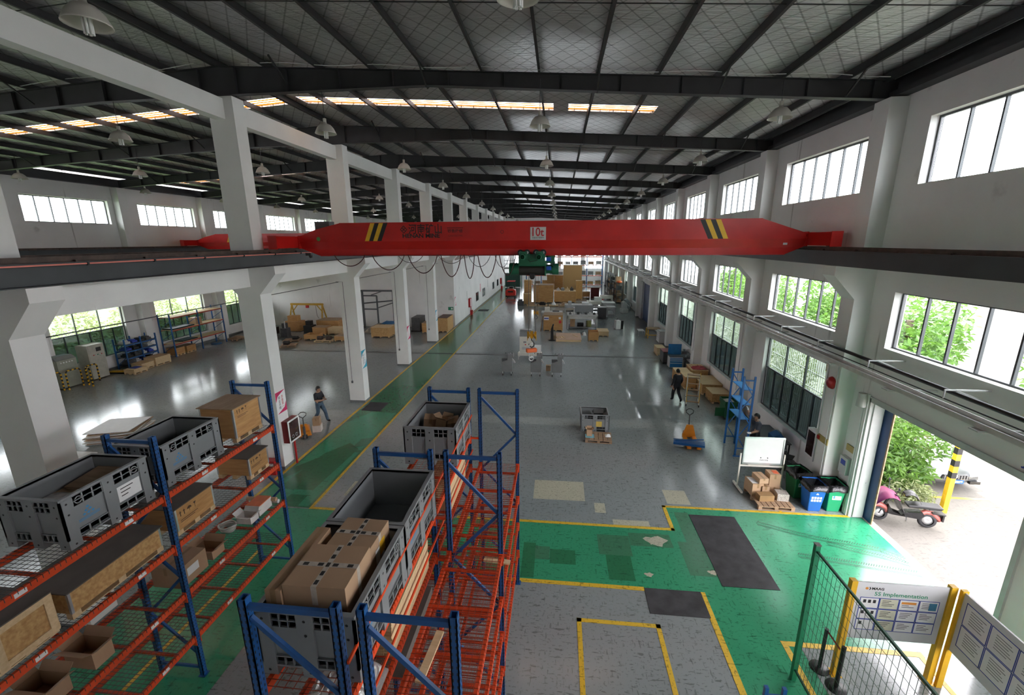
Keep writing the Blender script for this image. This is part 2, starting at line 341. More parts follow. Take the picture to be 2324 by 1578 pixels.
# ------------------------------------------------------------------ windows
WN = [0]
def window(x, y0, y1, z0, z1, cols, rail=None, upper=None, side=1, each=True, glass=None, glass2=None, sill=True, fr=.055, grille=False):
    """x = glass plane; cols panes below the rail (or in all), upper panes above it"""
    WN[0] += 1; r = sroot('window_%d' % WN[0]); d = .035
    f = MB(); f.bx(x-d,x+d,y0,y0+fr,z0,z1).bx(x-d,x+d,y1-fr,y1,z0,z1).bx(x-d,x+d,y0+fr,y1-fr,z0,z0+fr).bx(x-d,x+d,y0+fr,y1-fr,z1-fr,z1)
    bands = [(z0+fr, z1-fr, cols, glass or M_GLASS)] if rail is None else [(z0+fr, rail-.03, cols, glass2 or M_GLASSD), (rail+.03, z1-fr, upper, glass or M_GLASSF)]
    if rail is not None: f.bx(x-d,x+d,y0+fr,y1-fr,rail-.03,rail+.03)
    for za,zb,n,g in bands:
        w = (y1-y0-2*fr)/n
        for i in range(1,n): f.bx(x-d,x+d,y0+fr+i*w-.022,y0+fr+i*w+.022,za,zb)
        if each:
            me = MB().bx(-.004,.004,-w/2+.02,w/2-.02,-(zb-za)/2,(zb-za)/2).mesh('pane'); me.materials.append(g)
            for i in range(n): link('pane', me, r, (x, y0+fr+(i+.5)*w, (za+zb)/2))
        else:
            MB().bx(x-.004,x+.004,y0+fr,y1-fr,za,zb).build('pane', g, r)
    f.build('window_frame', M_FRAME, r)
    if sill: MB().bx(x-side*.03, x-side*.24, y0, y1, z0-.0, z0+.015).build('window_sill', M_SILL, r)
    if grille:
        g = MB(); xo = x+side*.16
        for i in range(int((y1-y0)/.13)): g.bar((xo,y0+.06+i*.13,z0),(xo,y0+.06+i*.13,z1),.018)
        for j in range(6): g.bar((xo,y0,z0+.1+j*(z1-z0-.2)/5),(xo,y1,z0+.1+j*(z1-z0-.2)/5),.022)
        g.build('security_grille', M_WHITE, r)
    return r
for k in range(0, NB):
    yf = 12.78+7*k
    if yf > 90: break
    e = k < 4
    window(9.30, yf-4.95, yf, 9.656, 11.264, 6, each=e)
    window(9.30, yf-4.95, yf, 5.345, 6.916, 6, each=e)
    if k not in (0,5): window(9.27, yf-.19-4.5, yf-.19, 1.10, 4.211, 6, 2.86, 3, each=e, grille=k < 5)
for a,b in zip(xs[::2],xs[1::2]):
    WN[0] += 1; r = sroot('window_%d' % WN[0]); f = MB(); n = 4
    f.bx(a,b,91.1,91.17,2.6,2.68).bx(a,b,91.1,91.17,7.32,7.4).bx(a,b,91.1,91.17,4.9,4.97)
    for i in range(n+1): x = a+.04+(b-a-.08)*i/n; f.bx(x-.04,x+.04,91.1,91.17,2.68,7.32)
    f.build('window_frame', M_FRAME, r); MB().bx(a,b,91.13,91.14,2.6,7.4).build('pane', M_GLASS, r)
for k in range(-1, 9):
    y0 = 22.35+7*k
    window(-30.03, y0, y0+4.9, 9.56, 11.06, 6, side=-1, each=0 <= k < 5)
for k in range(-1, 3):
    window(-30.0, 22.1+7*k, 26.7+7*k, 1.0, 4.2, 6, 2.78, 3, side=-1, glass=M_GLASS, glass2=M_GLASSD, grille=False)
# ------------------------------------------------------------------ columns, tie beams
def column_mesh(both):
    m = MB(); x0,x1,y0,y1 = -.828,0,0,.587
    if both:
        m.prism([(x0,0),(x1,0),(x1,6.603),(.648,7.292),(.648,7.56),(-1.476,7.56),(-1.476,7.292),(x0,6.603)], 'y', y0, y1)
        m.prism([(x0,7.56),(x1,7.56),(x1,12.72),(x0,12.72)], 'y', y0, y1-.06)
    return m
c0 = None
for k in range(0, 12):
    y = 6.818+7*k
    c = sroot('column'); c.location = (-10.098, y, 0)
    if c0 is None:
        sh = column_mesh(True).mesh('shaft'); sh.materials.append(M_COLUMN)
        bs = MB().bx(-.834,.006,-.006,.593,0,.13).mesh('base_band'); bs.materials.append(M_BASE); c0 = 1
    link('shaft', sh, c)
    if y < 41.5: link('base_band', bs, c)
    if k < 11:
        o = MB().bx(-10.75,-10.4,y+.587,y+7,12.07,12.66).build('tie_beam', M_COLUMN, c); o.matrix_parent_inverse = Matrix.Translation((10.098,-y,0))
        if y < 40:
            o = MB().bx(-10.75,-10.4,y+.587,y+7,6.87,7.515).build('tie_beam', M_COLUMN, c); o.matrix_parent_inverse = Matrix.Translation((10.098,-y,0))
o = MB().bx(-10.75,-10.4,-4,6.818,12.07,12.66).build('tie_beam', M_COLUMN); struct(o); o.name = 'trim_1'
o = MB().bx(-10.75,-10.4,-4,6.818,6.87,7.515).build('tie_beam', M_COLUMN); struct(o); o.name = 'trim_2'
rc = MB().prism([(0,0),(-.483,0),(-.483,6.603),(-1.13,7.292),(-1.13,7.56),(-.483,7.56),(-.483,11.94),(0,11.94)], 'y', 0, .612).mesh('shaft'); rc.materials.append(M_COLUMN)
rb = MB().bx(-.489,0,-.006,.618,0,.13).mesh('base_band'); rb.materials.append(M_BASE)
for k in range(-2, 12):
    y = 13.6+7*k
    if y > 90: break
    c = sroot('column'); c.location = (9.07, y, 0); link('shaft', rc, c); link('base_band', rb, c)
    if k >= -1:
        c = sroot('column'); c.location = (-29.8, y+.615, 0); c.rotation_euler = (0,0,math.pi); link('shaft', rc, c)
# ------------------------------------------------------------------ roof
def foil_material():
    m = bpy.data.materials.new('crinkled roof foil'); m.use_nodes = True; nt = m.node_tree; N = nt.nodes; L = nt.links; b = N['Principled BSDF']
    tc = N.new('ShaderNodeTexCoord'); mp = N.new('ShaderNodeMapping'); mp.inputs['Scale'].default_value = (1.0,4.5,1); L.new(tc.outputs['Object'], mp.inputs[0])
    n = N.new('ShaderNodeTexNoise'); n.inputs['Scale'].default_value = 2.6; n.inputs['Detail'].default_value = 6; n.inputs['Roughness'].default_value = .62; L.new(mp.outputs[0], n.inputs[0])
    bp = N.new('ShaderNodeBump'); bp.inputs['Strength'].default_value = .9; bp.inputs['Distance'].default_value = .16; L.new(n.outputs[0], bp.inputs['Height'])
    # wire netting that carries the foil: thin diagonal lines, and stained zones
    ws = []
    for ang in (.62, -.62):
        mm = N.new('ShaderNodeMapping'); mm.inputs['Rotation'].default_value = (0,0,ang); L.new(tc.outputs['Object'], mm.inputs[0])
        w = N.new('ShaderNodeTexWave'); w.inputs['Scale'].default_value = .8; L.new(mm.outputs[0], w.inputs[0])
        r = N.new('ShaderNodeValToRGB'); r.color_ramp.elements[0].position = 0.0; r.color_ramp.elements[1].position = .035; r.color_ramp.elements[0].color = (.50,.50,.50,1); L.new(w.outputs[0], r.inputs[0]); ws.append(r.outputs[0])
    n3 = N.new('ShaderNodeTexNoise'); n3.inputs['Scale'].default_value = .22; L.new(tc.outputs['Object'], n3.inputs[0])
    cr = N.new('ShaderNodeValToRGB'); cr.color_ramp.elements[0].position = .35; cr.color_ramp.elements[1].position = .65
    cr.color_ramp.elements[0].color = (.60,.59,.59,1); cr.color_ramp.elements[1].color = (.86,.86,.87,1); L.new(n3.outputs[0], cr.inputs[0])
    prev = cr.outputs[0]
    for w in ws:
        x = N.new('ShaderNodeMix'); x.data_type = 'RGBA'; x.blend_type = 'MULTIPLY'; x.inputs[0].default_value = 1; L.new(prev, x.inputs[6]); L.new(w, x.inputs[7]); prev = x.outputs[2]
    L.new(prev, b.inputs['Base Color']); b.inputs['Metallic'].default_value = .75; b.inputs['Roughness'].default_value = .30; L.new(bp.outputs[0], b.inputs['Normal'])
    return m
M_FOIL = foil_material()
RX = -10.5
def zr(x): return 13.55 - .06*abs(x-RX)          # rafter top
ceil = sroot('ceiling')
SKR, SKL = [(17.4,18.25)], [(17.4,18.25),(31.4,32.2),(45.4,46.2)]
def deck(x0, x1, strips):
    ys = [-4.3] + [v for s in strips for v in s] + [91.3]
    for a,b in zip(ys[::2], ys[1::2]):
        za, zb = zr(x0)+.2, zr(x1)+.2
        MB().prism([(x0,za),(x1,zb),(x1,zb+.12),(x0,za+.12)], 'y', a, b).build('roof_deck', M_FOIL, ceil)
    for a,b in strips:     # the deck still closes the strip near the eaves
        segs = [(x0+.4,x0+10.2),(x0+10.75,x0+13.9)] if x0 == RX else [(x0+2,x1-.3)]
        ends = sorted([x0,x1]+[v for s in segs for v in s])
        for u,v in zip(ends[::2], ends[1::2]):
            MB().prism([(u,zr(u)+.2),(v,zr(v)+.2),(v,zr(v)+.32),(u,zr(u)+.32)], 'y', a, b).build('roof_deck', M_FOIL, ceil)
        for u,v in segs:
            s = MB(); n = 8
            for i in range(n):
                ya, yb = a+(b-a)*i/n, a+(b-a)*(i+1)/n; h = .03*(i%2)
                s.prism([(u,zr(u)+.24+h),(v,zr(v)+.24+h),(v,zr(v)+.245+h),(u,zr(u)+.245+h)], 'y', ya, yb)
            s.build('skylight_panel', M_SKY, ceil)
def sky_mat():
    m = bpy.data.materials.new('yellowed translucent roof sheet'); m.use_nodes = True; nt = m.node_tree; N = nt.nodes; L = nt.links; N.clear()
    o = N.new('ShaderNodeOutputMaterial'); t = N.new('ShaderNodeBsdfTranslucent'); p = N.new('ShaderNodeBsdfTransparent'); mx = N.new('ShaderNodeMixShader')
    tc = N.new('ShaderNodeTexCoord'); n = N.new('ShaderNodeTexNoise'); n.inputs['Scale'].default_value = 6; L.new(tc.outputs['Object'], n.inputs[0])
    c = N.new('ShaderNodeValToRGB'); c.color_ramp.elements[0].color = (.16,.085,.015,1); c.color_ramp.elements[1].color = (.42,.27,.08,1); L.new(n.outputs[0], c.inputs[0]); L.new(c.outputs[0], t.inputs[0])
    p.inputs[0].default_value = (.20,.13,.04,1); mx.inputs[0].default_value = .25; L.new(t.outputs[0], mx.inputs[1]); L.new(p.outputs[0], mx.inputs[2]); L.new(mx.outputs[0], o.inputs[0]); return m
M_SKY = sky_mat()
deck(RX, 9.6, SKR); deck(-30.3, RX, SKL)
for i in range(-4, 9):
    x = -3.95+1.65*i; z = zr(x)
    MB().prism([(x-.035,z),(x+.035,z),(x+.035,z+.02),(x-.015,z+.02),(x-.015,z+.2),(x-.035,z+.2)], 'y', -4, 91).build('purlin', M_STEEL, ceil)
    x = 2*RX-x
    if x > -29.7: MB().prism([(x-.035,z),(x+.035,z),(x+.035,z+.02),(x-.015,z+.02),(x-.015,z+.2),(x-.035,z+.2)], 'y', -4, 91).build('purlin', M_STEEL, ceil)
def rafter(y):
    m = MB()
    for s in (1,-1):
        X = lambda x: x if s == 1 else 2*RX-x
        xs = [(-10.5,12.76),(-3.9,12.78),(3.48,12.27),(8.9,11.94)] if s == 1 else [(-10.5,12.76),(-6.4,12.72),(3.48,12.25),(8.4,11.94)]
        for (xa,za),(xb,zb) in zip(xs, xs[1:]):
            ta, tb = zr(xa), zr(xb)
            m.prism([(X(xa),za),(X(xb),zb),(X(xb),tb),(X(xa),ta)], 'y', y-.006, y+.006)
            m.prism([(X(xa),za-.014),(X(xb),zb-.014),(X(xb),zb),(X(xa),za)], 'y', y-.11, y+.11)
            m.prism([(X(xa),ta-.014),(X(xb),tb-.014),(X(xb),tb),(X(xa),ta)], 'y', y-.11, y+.11)
        for i in range(12):
            x = -9.9+1.65*i
            if x > 8.6: break
            zb = next((za+(zb_-za)*(x-xa)/(xb-xa) for (xa,za),(xb,zb_) in zip(xs,xs[1:]) if xa <= x <= xb), 12)
            m.prism([(X(x)-.006,zb),(X(x)+.006,zb),(X(x)+.006,zr(x)),(X(x)-.006,zr(x))], 'y', y-.1, y+.1)
    return m.build('rafter', M_STEEL, ceil)
for k in range(-2, 12):
    y = 13.9+7*k
    if y < 91 and y > -3.9: rafter(y)
    br = MB()
    for x in (-8.25,-3.95,1.0,4.3,7.6,-13.2,-17.0,-21.0,-26.4):
        zb = zr(x)-.45
        br.bar((x,y-.05,zb+.02),(x,y-.85,zr(x)+.05),.04); br.bar((x,y+.05,zb+.02),(x,y+.85,zr(x)+.05),.04)
    br.build('fly_brace', M_STEEL, ceil)
    sr = MB(); yy = y+3.3
    if yy > 21 or yy < 14 :
        sr.tube([(-10.4,yy,zr(-10.4)+.06),(8.6,yy,zr(8.6)+.06)], .012, 5); sr.tube([(-10.6,yy,zr(-10.6)+.06),(-29,yy,zr(-29)+.06)], .012, 5)
        sr.build('sag_rod', M_STEEL, ceil)
MB().bx(8.72,9.07,-4,91,11.98,12.12).bx(8.95,9.07,-4,91,12.12,12.5).bx(8.5,8.62,-4,91,12.36,12.56).build('eave_strut', M_STEEL, ceil)
MB().bx(-29.8,-29.45,-4,91,11.98,12.12).bx(-29.8,-29.68,-4,91,12.12,12.5).build('eave_strut', M_STEEL, ceil)
MB().tube([(x,13.62,zr(x)+.03+.03*math.sin(x*2.1)) for x in [-9.5+.45*i for i in range(41)]], .012, 5).build('conduit', M_WHITE, ceil)
MB().tube([(x,13.62,zr(x)+.03+.05*math.sin(x*1.1)) for x in [-11+-.5*i for i in range(36)]], .012, 5).build('conduit', M_WHITE, ceil)
# ------------------------------------------------------------------ crane runways
def runway(x, label, conductor=False):
    t = thing('crane_runway_beam', label, 'beam', (x,-4,7.565)); L = 91
    MB().bx(-.15,.15,0,L,0,.016).bx(-.15,.15,0,L,.40,.425).bx(-.007,.007,0,L,.016,.40).bx(-.149,-.135,0,L,.016,.40).build('i_beam', M_RUN, t)
    MB().bx(-.06,.06,0,L,.425,.437).bx(-.018,.018,0,L,.437,.50).bx(-.035,.035,0,L,.50,.535).build('rail', M_RUST, t)
    cl = MB()
    for i in range(60): cl.box((.075*(1 if i%2 else -1),.6+i*.75,.445),(.06,.07,.04))
    cl.build('rail_clip', M_RUST, t)
    if conductor:
        s = 1 if x > -10.5 else -1
        c = MB()
        for i in range(45): c.bx(s*.16-.008,s*.16+.008,i*1.5,i*1.5+1.46,.372,.40)
        c.build('conductor_bar', pm('pink conductor bar',(.75,.22,.17),.5), t)
        b = MB()
        for i in range(45): b.box((s*.16,i*1.5+1.48,.38),(.05,.035,.06))
        b.build('conductor_holder', M_BLACK, t)
    return t
runway(8.15, 'black crane runway beam running along the right window wall')
runway(-9.62, 'black crane runway beam with thin pink conductor strip on the column row', True)
runway(-11.40, 'crane runway beam on the far side of the white column row')
runway(-28.75, 'crane runway beam along the far left wall')
# ------------------------------------------------------------------ bridge cranes
def crane(yc, xl, xr, label, marks=True):
    """xl, xr = rail lines; girder front web at yc-.22"""
    t = thing('bridge_crane', label, 'crane', (0,0,0))
    x0, x1 = xl+.12, xr-.12; g = MB(); hw = .22
    def sect(z): return hw if z >= 8.34 else (hw+(z-8.34)/(8.34-8.06)*(hw-.10) if z > 8.06 else .10)
    prof = [(x0,8.53,8.12),(x0+.68,8.77,7.845),(x0+1.62,8.985,7.845),(x1-1.45,8.985,7.845),(x1-.56,8.69,7.845),(x1,8.51,8.10)]
    rings = []
    for x,zt,zb in prof:
        zm = max(8.34, zb+.05) if zt > 8.4 else zb; zl = max(8.06, zb+.02)
        pts = [(hw,zt),(hw,zm),(sect(zl) if zl < zm else hw,min(zl,zm)),(sect(zl) if zl<zm else hw,zb)]
        rings.append([(x,yc-y,z) for y,z in pts]+[(x,yc+y,z) for y,z in pts[::-1]])
    vs = [p for r in rings for p in r]; n = 8
    g.add(vs, [(i*n+k, i*n+(k+1)%n, (i+1)*n+(k+1)%n, (i+1)*n+k) for i in range(len(rings)-1) for k in range(n)])
    g.add(rings[0], [tuple(range(8))]); g.add(rings[-1], [tuple(range(7,-1,-1))])
    g.bx(x0+.75,x1-.6,yc-.16,yc+.16,7.825,7.85)
    g.build('girder', M_RED, t)
    MB().bx(x0+1.62,x1-1.45,yc-.235,yc+.235,8.985,8.995).build('top_plate', M_RED, t)
    for x in (xl,xr):
        e = MB().bx(x-.13,x+.13,yc-1.55,yc+1.55,8.13,8.52).bx(x-.16,x+.16,yc-1.56,yc+1.56,8.52,8.535)
        e = e.build('end_truck', M_RED, t)
        for s in (-1,1): MB().cyl((x-.05,yc+s*1.25,8.25),(x+.05,yc+s*1.25,8.25),.15,n=16).build('wheel', M_DGREY, e)
        bp = MB(); s = 1 if x == xl else -1
        bp.bx(x+s*.125,x+s*.155,yc-.3,yc+.3,8.1,8.56)
        for i in range(6):
            for q in (-.26,.26): bp.cyl((x+s*.15,yc+q,8.15+i*.07),(x+s*.185,yc+q,8.15+i*.07),.016,n=6)
        bp.build('bolted_joint', M_RED, e)
        for s in (-1,1):
            MB().bx(x-.16,x+.16,yc+s*1.56,yc+s*1.58,8.1,8.55).build('end_cap', M_RED, e)
    yf = yc-hw-.004
    def stripe(mat, a, b, c, d):
        MB().prism([(a,8.975),(b,8.975),(d,8.355),(c,8.355)], 'y', yf, yf+.003).build('hazard_stripe', mat, t)
    xa = x0+2.78
    for i,mt in enumerate((M_YPAINT,M_BLACK,M_YPAINT,M_BLACK)): stripe(mt, xa+i*.16, xa+(i+1)*.16, xa-.25+i*.155, xa-.25+(i+1)*.155)
    xa = x1-3.41
    for i,mt in enumerate((M_BLACK,M_YPAINT,M_BLACK,M_YPAINT)): stripe(mt, xa+i*.165, xa+(i+1)*.165, xa+.31+i*.16, xa+.31+(i+1)*.16)
    if marks:
        R = (math.pi/2,0,0)
        text('河南矿山', .36, M_INK, t, (-4.71,yf,8.735), R, bold=.004, sx=.86)
        text('HENAN MINE', .20, M_INK, t, (-4.88,yf,8.52), R, bold=.006, sx=1.13)
        text('销售维修', .135, pm('faded maroon ink',(.10,.008,.01),.6), t, (-3.64,yf,8.675), R, bold=.003, sx=1.02)
        text('13501057790', .088, MATS['faded maroon ink'], t, (-3.64,yf,8.515), R, sx=1.1)
        MB().bx(-3.93,-3.35,yf,yf+.002,8.775,8.80).build('worn_line', MATS['faded maroon ink'], t)
        d = MB(); cx, cz = -5.5, 8.745
        for a,b in (((cx-.12,cz),(cx,cz+.125)),((cx,cz+.125),(cx+.12,cz)),((cx+.12,cz),(cx,cz-.125)),((cx,cz-.125),(cx-.12,cz)),((cx,cz-.08),(cx,cz+.08)),((cx-.06,cz-.05),(cx+.06,cz+.05)),((cx-.06,cz+.05),(cx+.06,cz-.05))):
            d.bar((a[0],yf,a[1]),(b[0],yf,b[1]),.006,.022)
        d.build('diamond_logo', M_INK, t)
        p = MB().bx(-.995,-.453,yf-.012,yf-.002,8.356,8.789).build('sign_plate', pm('aluminium sign',(.72,.72,.70),.3,metal=.4), t)
        text('10', .40, M_REDINK, p, (-.815,yf-.013,8.61), R, bold=.006, sx=.86)
        text('t', .36, M_REDINK, p, (-.585,yf-.013,8.60), R, bold=.006, sx=.95)
        text('设备生产管理处', .062, M_INK, p, (-.724,yf-.013,8.43), R, sx=.95)
        for x,mt in ((-1.976,M_BLACK),(.46,M_RED)): MB().lathe([(.0,-.012),(.045,-.012),(.05,0),(.06,0),(.06,.01)], n=14).build('inspection_plug', mt, t, (x,yf,8.64)).rotation_euler = (math.pi/2,0,0)
        MB().lathe([(.001,0),(.075,0)], n=14).build('green_sticker', pm('green sticker',(.10,.30,.08),.6), t, (-8.73,yf,8.44)).rotation_euler = (math.pi/2,0,0)
        MB().box((7.40,yc-.165,8.18),(.13,.012,.07)).build('lift_slot', M_WHITE, t)
        MB().bx(-9.1,-8.55,yc+.3,yc+.7,8.75,9.08).build('control_cabinet', M_DGREY, t)
        MB().bx(-9.25,-9.05,yc-.3,yc-.22,7.85,7.95).cyl((-9.1,yc-.25,7.82),(-9.1,yc-.17,7.82),.06,n=10).build('cable_trolley', M_DGREY, t)
        loops = [(-8.152,7.47,-6.983),(-6.72,7.333,-5.508),(-5.378,7.219,-4.293),(-4.176,7.095,-3.445),(-3.329,7.034,-2.961),(-2.846,7.066,-2.18),(-2.076,7.15,-1.5)]
        for a,zb,b in loops:
            pts = [(a+(b-a)*i/14, yc-.28, 7.87-(7.87-zb)*(1-(2*i/14-1)**2)**.8) for i in range(15)]
            MB().tube(pts, .017, 5).build('festoon_cable', pm('dark red cable',(.06,.008,.008),.5), t)
        for a,zb,b in ((-6.05,7.55,-5.05),(-4.5,7.52,-3.5),(-3.35,7.40,-2.5),(-2.35,7.38,-1.8),(-1.6,7.35,-1.2)):
            pts = [(a+(b-a)*i/12, yc+.5, 7.85-(7.85-zb)*(1-(2*i/12-1)**2)**.8) for i in range(13)]
            MB().tube(pts, .011, 5).build('festoon_cable', M_DGREY, t)
        MB().tube([(-8.3,yc-.28,7.84),(-1.3,yc-.28,7.84)], .008, 5).tube([(-8.3,yc+.5,7.84),(-1.1,yc+.5,7.84)], .008, 5).build('festoon_wire', M_DGREY, t)
    return t
M_HOIST = pm('hoist green', (.012,.13,.065), .35, var=.2, scale=3)
def hoist(xc, yc, zhook, label):
    t = thing('electric_hoist', label, 'hoist', (xc,yc,0))
    MB().bx(-.46,.46,-.26,.26,7.58,7.74).bx(-.46,.46,-.30,-.24,7.58,7.88).bx(-.46,.46,.24,.30,7.58,7.88).build('trolley_frame', M_HOIST, t)
    for x in (-.4,-.16,.15,.4):
        for s in (-1,1):
            w = MB().cyl((x,s*.12,7.93),(x,s*.19,7.93),.085,n=16).cyl((x,s*.19,7.93),(x,s*.205,7.93),.105,n=16).build('wheel', M_BLACK, t)
            MB().cyl((x,s*.2,7.93),(x,s*.225,7.93),.05,n=10).build('hub', M_CHROME, w)
    for x in (-.29,.27):
        m = MB().bx(x-.13,x+.13,-.42,-.28,7.72,7.97).cyl((x,-.42,7.79),(x,-.66,7.79),.11,.10,n=16).build('travel_motor', M_HOIST, t)
        MB().lathe([(.03,0),(.085,0),(.09,.02),(.07,.03)], n=16).build('fan_cover', pm('hoist green light',(.03,.22,.12),.35), m, (x,-.66,7.79)).rotation_euler = (math.pi/2,0,0)
    MB().prism([(-.24,7.60),(-.24,7.50),(-.20,7.46),(.20,7.46),(.24,7.50),(.24,7.60)], 'x', -.46, .46).build('drum_casing', M_HOIST, t)
    d = MB().cyl((-.46,0,7.32),(.46,0,7.32),.195,n=20)
    d = d.build('rope_drum', pm('greasy drum',(.018,.014,.010),.45,bump=.5,bscale=60), t)
    rp = MB()
    for i in range(24): rp.lathe([(.186,-.008),(.194,0),(.186,.008)], n=16)
    MB().cyl((-.80,0,7.35),(-.46,0,7.35),.215,n=20).cyl((-.82,0,7.35),(-.80,0,7.35),.17,.2,n=20).build('gearbox', M_HOIST, t)
    MB().bx(.46,.50,-.24,.24,7.12,7.62).build('end_plate', M_HOIST, t)
    MB().cyl((.50,0,7.35),(.72,0,7.35),.16,n=16).cyl((.72,0,7.35),(.94,0,7.35),.20,n=20).build('lift_motor', M_HOIST, t)
    MB().bx(.50,.80,.02,.2,7.55,7.83).cyl((.62,-.05,7.75),(.62,.1,7.75),.07,n=12).build('limit_box', M_HOIST, t)
    for x,z in ((.59,7.70),(.60,7.39)): MB().bx(x-.085,x+.085,-.27,-.19,z-.065,z+.065).build('junction_box', pm('blue junction box',(.01,.08,.42),.4), t)
    MB().tube([(.35,-.3,7.75),(.15,-.45,7.66),(-.05,-.42,7.62),(-.12,-.35,7.7)], .012, 5).tube([(.5,-.2,7.45),(.7,-.3,7.52),(.88,-.25,7.42),(.9,-.15,7.3)], .012, 5).build('hoist_cable', M_BLACK, t)
    MB().bx(-.08,.10,-.16,.16,7.06,7.20).prism([(-.08,7.06),(.10,7.06),(.06,6.99),(-.04,6.99)], 'y', -.1, .1).build('rope_guide', M_BLACK, t)
    for x in (-.115,.125):
        for q in (-.03,.03): MB().tube([(x,q,7.2),(x+(-.012 if x<0 else .012),q,zhook+.5)], .009, 5).build('wire_rope', M_DGREY, t)
    hb = MB()
    for x in (-.125,.125): hb.cyl((x-.03,0,zhook+.42),(x+.03,0,zhook+.42),.13,n=18)
    hb.bx(-.17,-.15,-.07,.07,zhook+.22,zhook+.56).bx(.15,.17,-.07,.07,zhook+.22,zhook+.56).bx(-.16,.16,-.05,.05,zhook+.36,zhook+.46).bx(-.055,.055,-.06,.06,zhook+.30,zhook+.56)
    b = hb.build('hook_block', pm('hook block yellow',(.50,.25,.01),.45,var=.4,scale=6), t)
    hk = [(0,0,zhook+.32),(0,0,zhook+.22),(.05,0,zhook+.17),(.095,0,zhook+.09),(.08,0,zhook+.0),(0,0,zhook-.05),(-.085,0,zhook-.01),(-.105,0,zhook+.08)]
    MB().tube(hk, .028, 8).build('hook', M_DGREY, b)
    return t
crane(15.72, -9.62, 8.15, 'red bridge crane with black and yellow stripes spanning the main hall')
hoist(-.94, 15.72, 4.52, 'green electric hoist under the red bridge crane, hook lowered')
crane(31.4, -9.62, 8.15, 'second red crane hidden behind the front crane, its hook showing below', False)
hoist(-1.57, 31.4, 2.8, 'farther hoist whose yellow hook block hangs behind the near hook')
crane(33.0, -28.75, -11.40, 'red bridge crane in the left hall behind the white columns', False)
hoist(-24.6, 33.0, 4.7, 'hoist of the left hall crane with yellow hook')
t = thing('crane_scale', 'orange crane scale hanging from the near hoist hook', 'scale', (-.955,15.72,4.36), rz=.35)
MB().bx(-.2,.2,-.09,.09,-.08,.07).build('housing', pm('orange housing',(.75,.13,.02),.4), t, bevel=.03)
MB().bx(.19,.205,-.07,.07,-.06,.05).build('display', M_BLACK, t)
for z,s in ((.15,1),(-.19,-1)):
    MB().tube([(.09*math.cos(a),0,z+.11*math.sin(a)) for a in [i*2*math.pi/14 for i in range(15)]], .018, 6).build('shackle', M_CHROME, t)
MB().tube([(0,0,-.27-.1+.1*math.cos(a)) if 0 else (.085*math.sin(a),0,-.33+.085*math.cos(a)) for a in [i*2*math.pi/14 for i in range(15)]], .02, 6).build('eye_ring', M_CHROME, t)
# ------------------------------------------------------------------ pendant lamps
M_LAMP = pm('lamp enamel', (.50,.48,.42), .45, var=.1)
M_BULB = pm('unlit lamp tube', (.85,.86,.84), .25)
def lamp(zr_):
    t = thing('pendant_lamp', 'grey dome pendant lamp hanging from the roof frame', 'lamp', (0,0,0))
    MB().lathe([(.04,.30),(.06,.24),(.16,.20),(.24,.11),(.30,-.02),(.315,-.05),(.31,-.05),(.29,-.02),(.23,.10),(.15,.18),(.03,.21)], n=20).build('shade', M_LAMP, t)
    MB().cyl((0,0,.28),(0,0,.38),.05,n=10).build('lamp_holder', M_LAMP, t)
    b = MB()
    for i in range(6): a = i*math.pi/3; b.cyl((.05*math.cos(a),.05*math.sin(a),.2),(.05*math.cos(a),.05*math.sin(a),-.18),.02,n=6)
    b.build('bulb', M_BULB, t)
    MB().cyl((0,0,.36),(0,0,1.2),.010,n=6).build('rod', M_DGREY, t)
    return t
lp = lamp(0); first = True
names = ('left column side','middle row','right window side')
for k in range(-1, 11):
    y = 13.9+7*k
    for j,x in enumerate((-7.2,-.62,6.0,-14.2,-20.7,-27.5)):
        if j == 5 and k < 1: continue
        zb = (12.78 if x > -10.5 and x < -3.9 else zr(x)-.43)
        nth = ('first','second','third','fourth','fifth','sixth')
        lb = ('dome pendant lamp, %s of the main hall, %s from the front' if j < 3 else 'dome pendant lamp in the left hall, %s, %s from the front') % (('left row','middle row','right row','row nearest the columns','middle row','row by the far wall')[j], nth[min(k+1,5)])
        if k > 4: lb = 'small distant dome lamp hanging under the main hall roof' if j < 3 else 'small distant dome lamp under the left hall roof'
        o = lp if first else dup(lp)
        first = False
        o.location = (x, y-.02, 11.62); o['label'] = lb; o['group'] = 'pendant lamps under the roof' if j < 3 else 'pendant lamps in the left hall'
# ------------------------------------------------------------------ busbar and cable tray on the right wall
t = thing('lighting_trunking', 'long white lighting trunking on brackets along the right wall', 'trunking', (0,0,0))
MB().bx(8.02,8.30,5.5,88,4.80,4.83).bx(8.02,8.035,5.5,88,4.83,4.91).bx(8.285,8.30,5.5,88,4.83,4.91).build('tray', pm('trunking enamel',(.66,.66,.63),.4), t)
br = MB(); 
for i in range(36):
    y = 6.2+2.33*i; br = MB().bx(8.0,9.07,y-.025,y+.025,4.74,4.79).bx(7.9,8.02,y-.1,y+.1,4.77,4.80)
    br.build('bracket', M_LGREY, t)
t = thing('busbar_pipe', 'black busbar pipe above the trunking along the right wall', 'pipe', (0,0,0))
MB().cyl((8.38,5.5,5.14),(8.38,88,5.14),.05,n=8).cyl((8.20,5.5,5.02),(8.20,88,5.02),.014,n=6).build('pipe', M_BLACK, t)
for i in range(36):
    y = 7.3+2.33*i
    MB().bx(8.4,9.07,y-.015,y+.015,5.19,5.22).bar((8.42,y,5.2),(9.05,y,4.95),.025).bx(8.18,8.42,y-.012,y+.012,5.19,5.215).bx(8.18,8.205,y-.012,y+.012,5.02,5.19).build('hanger', M_LGREY, t)
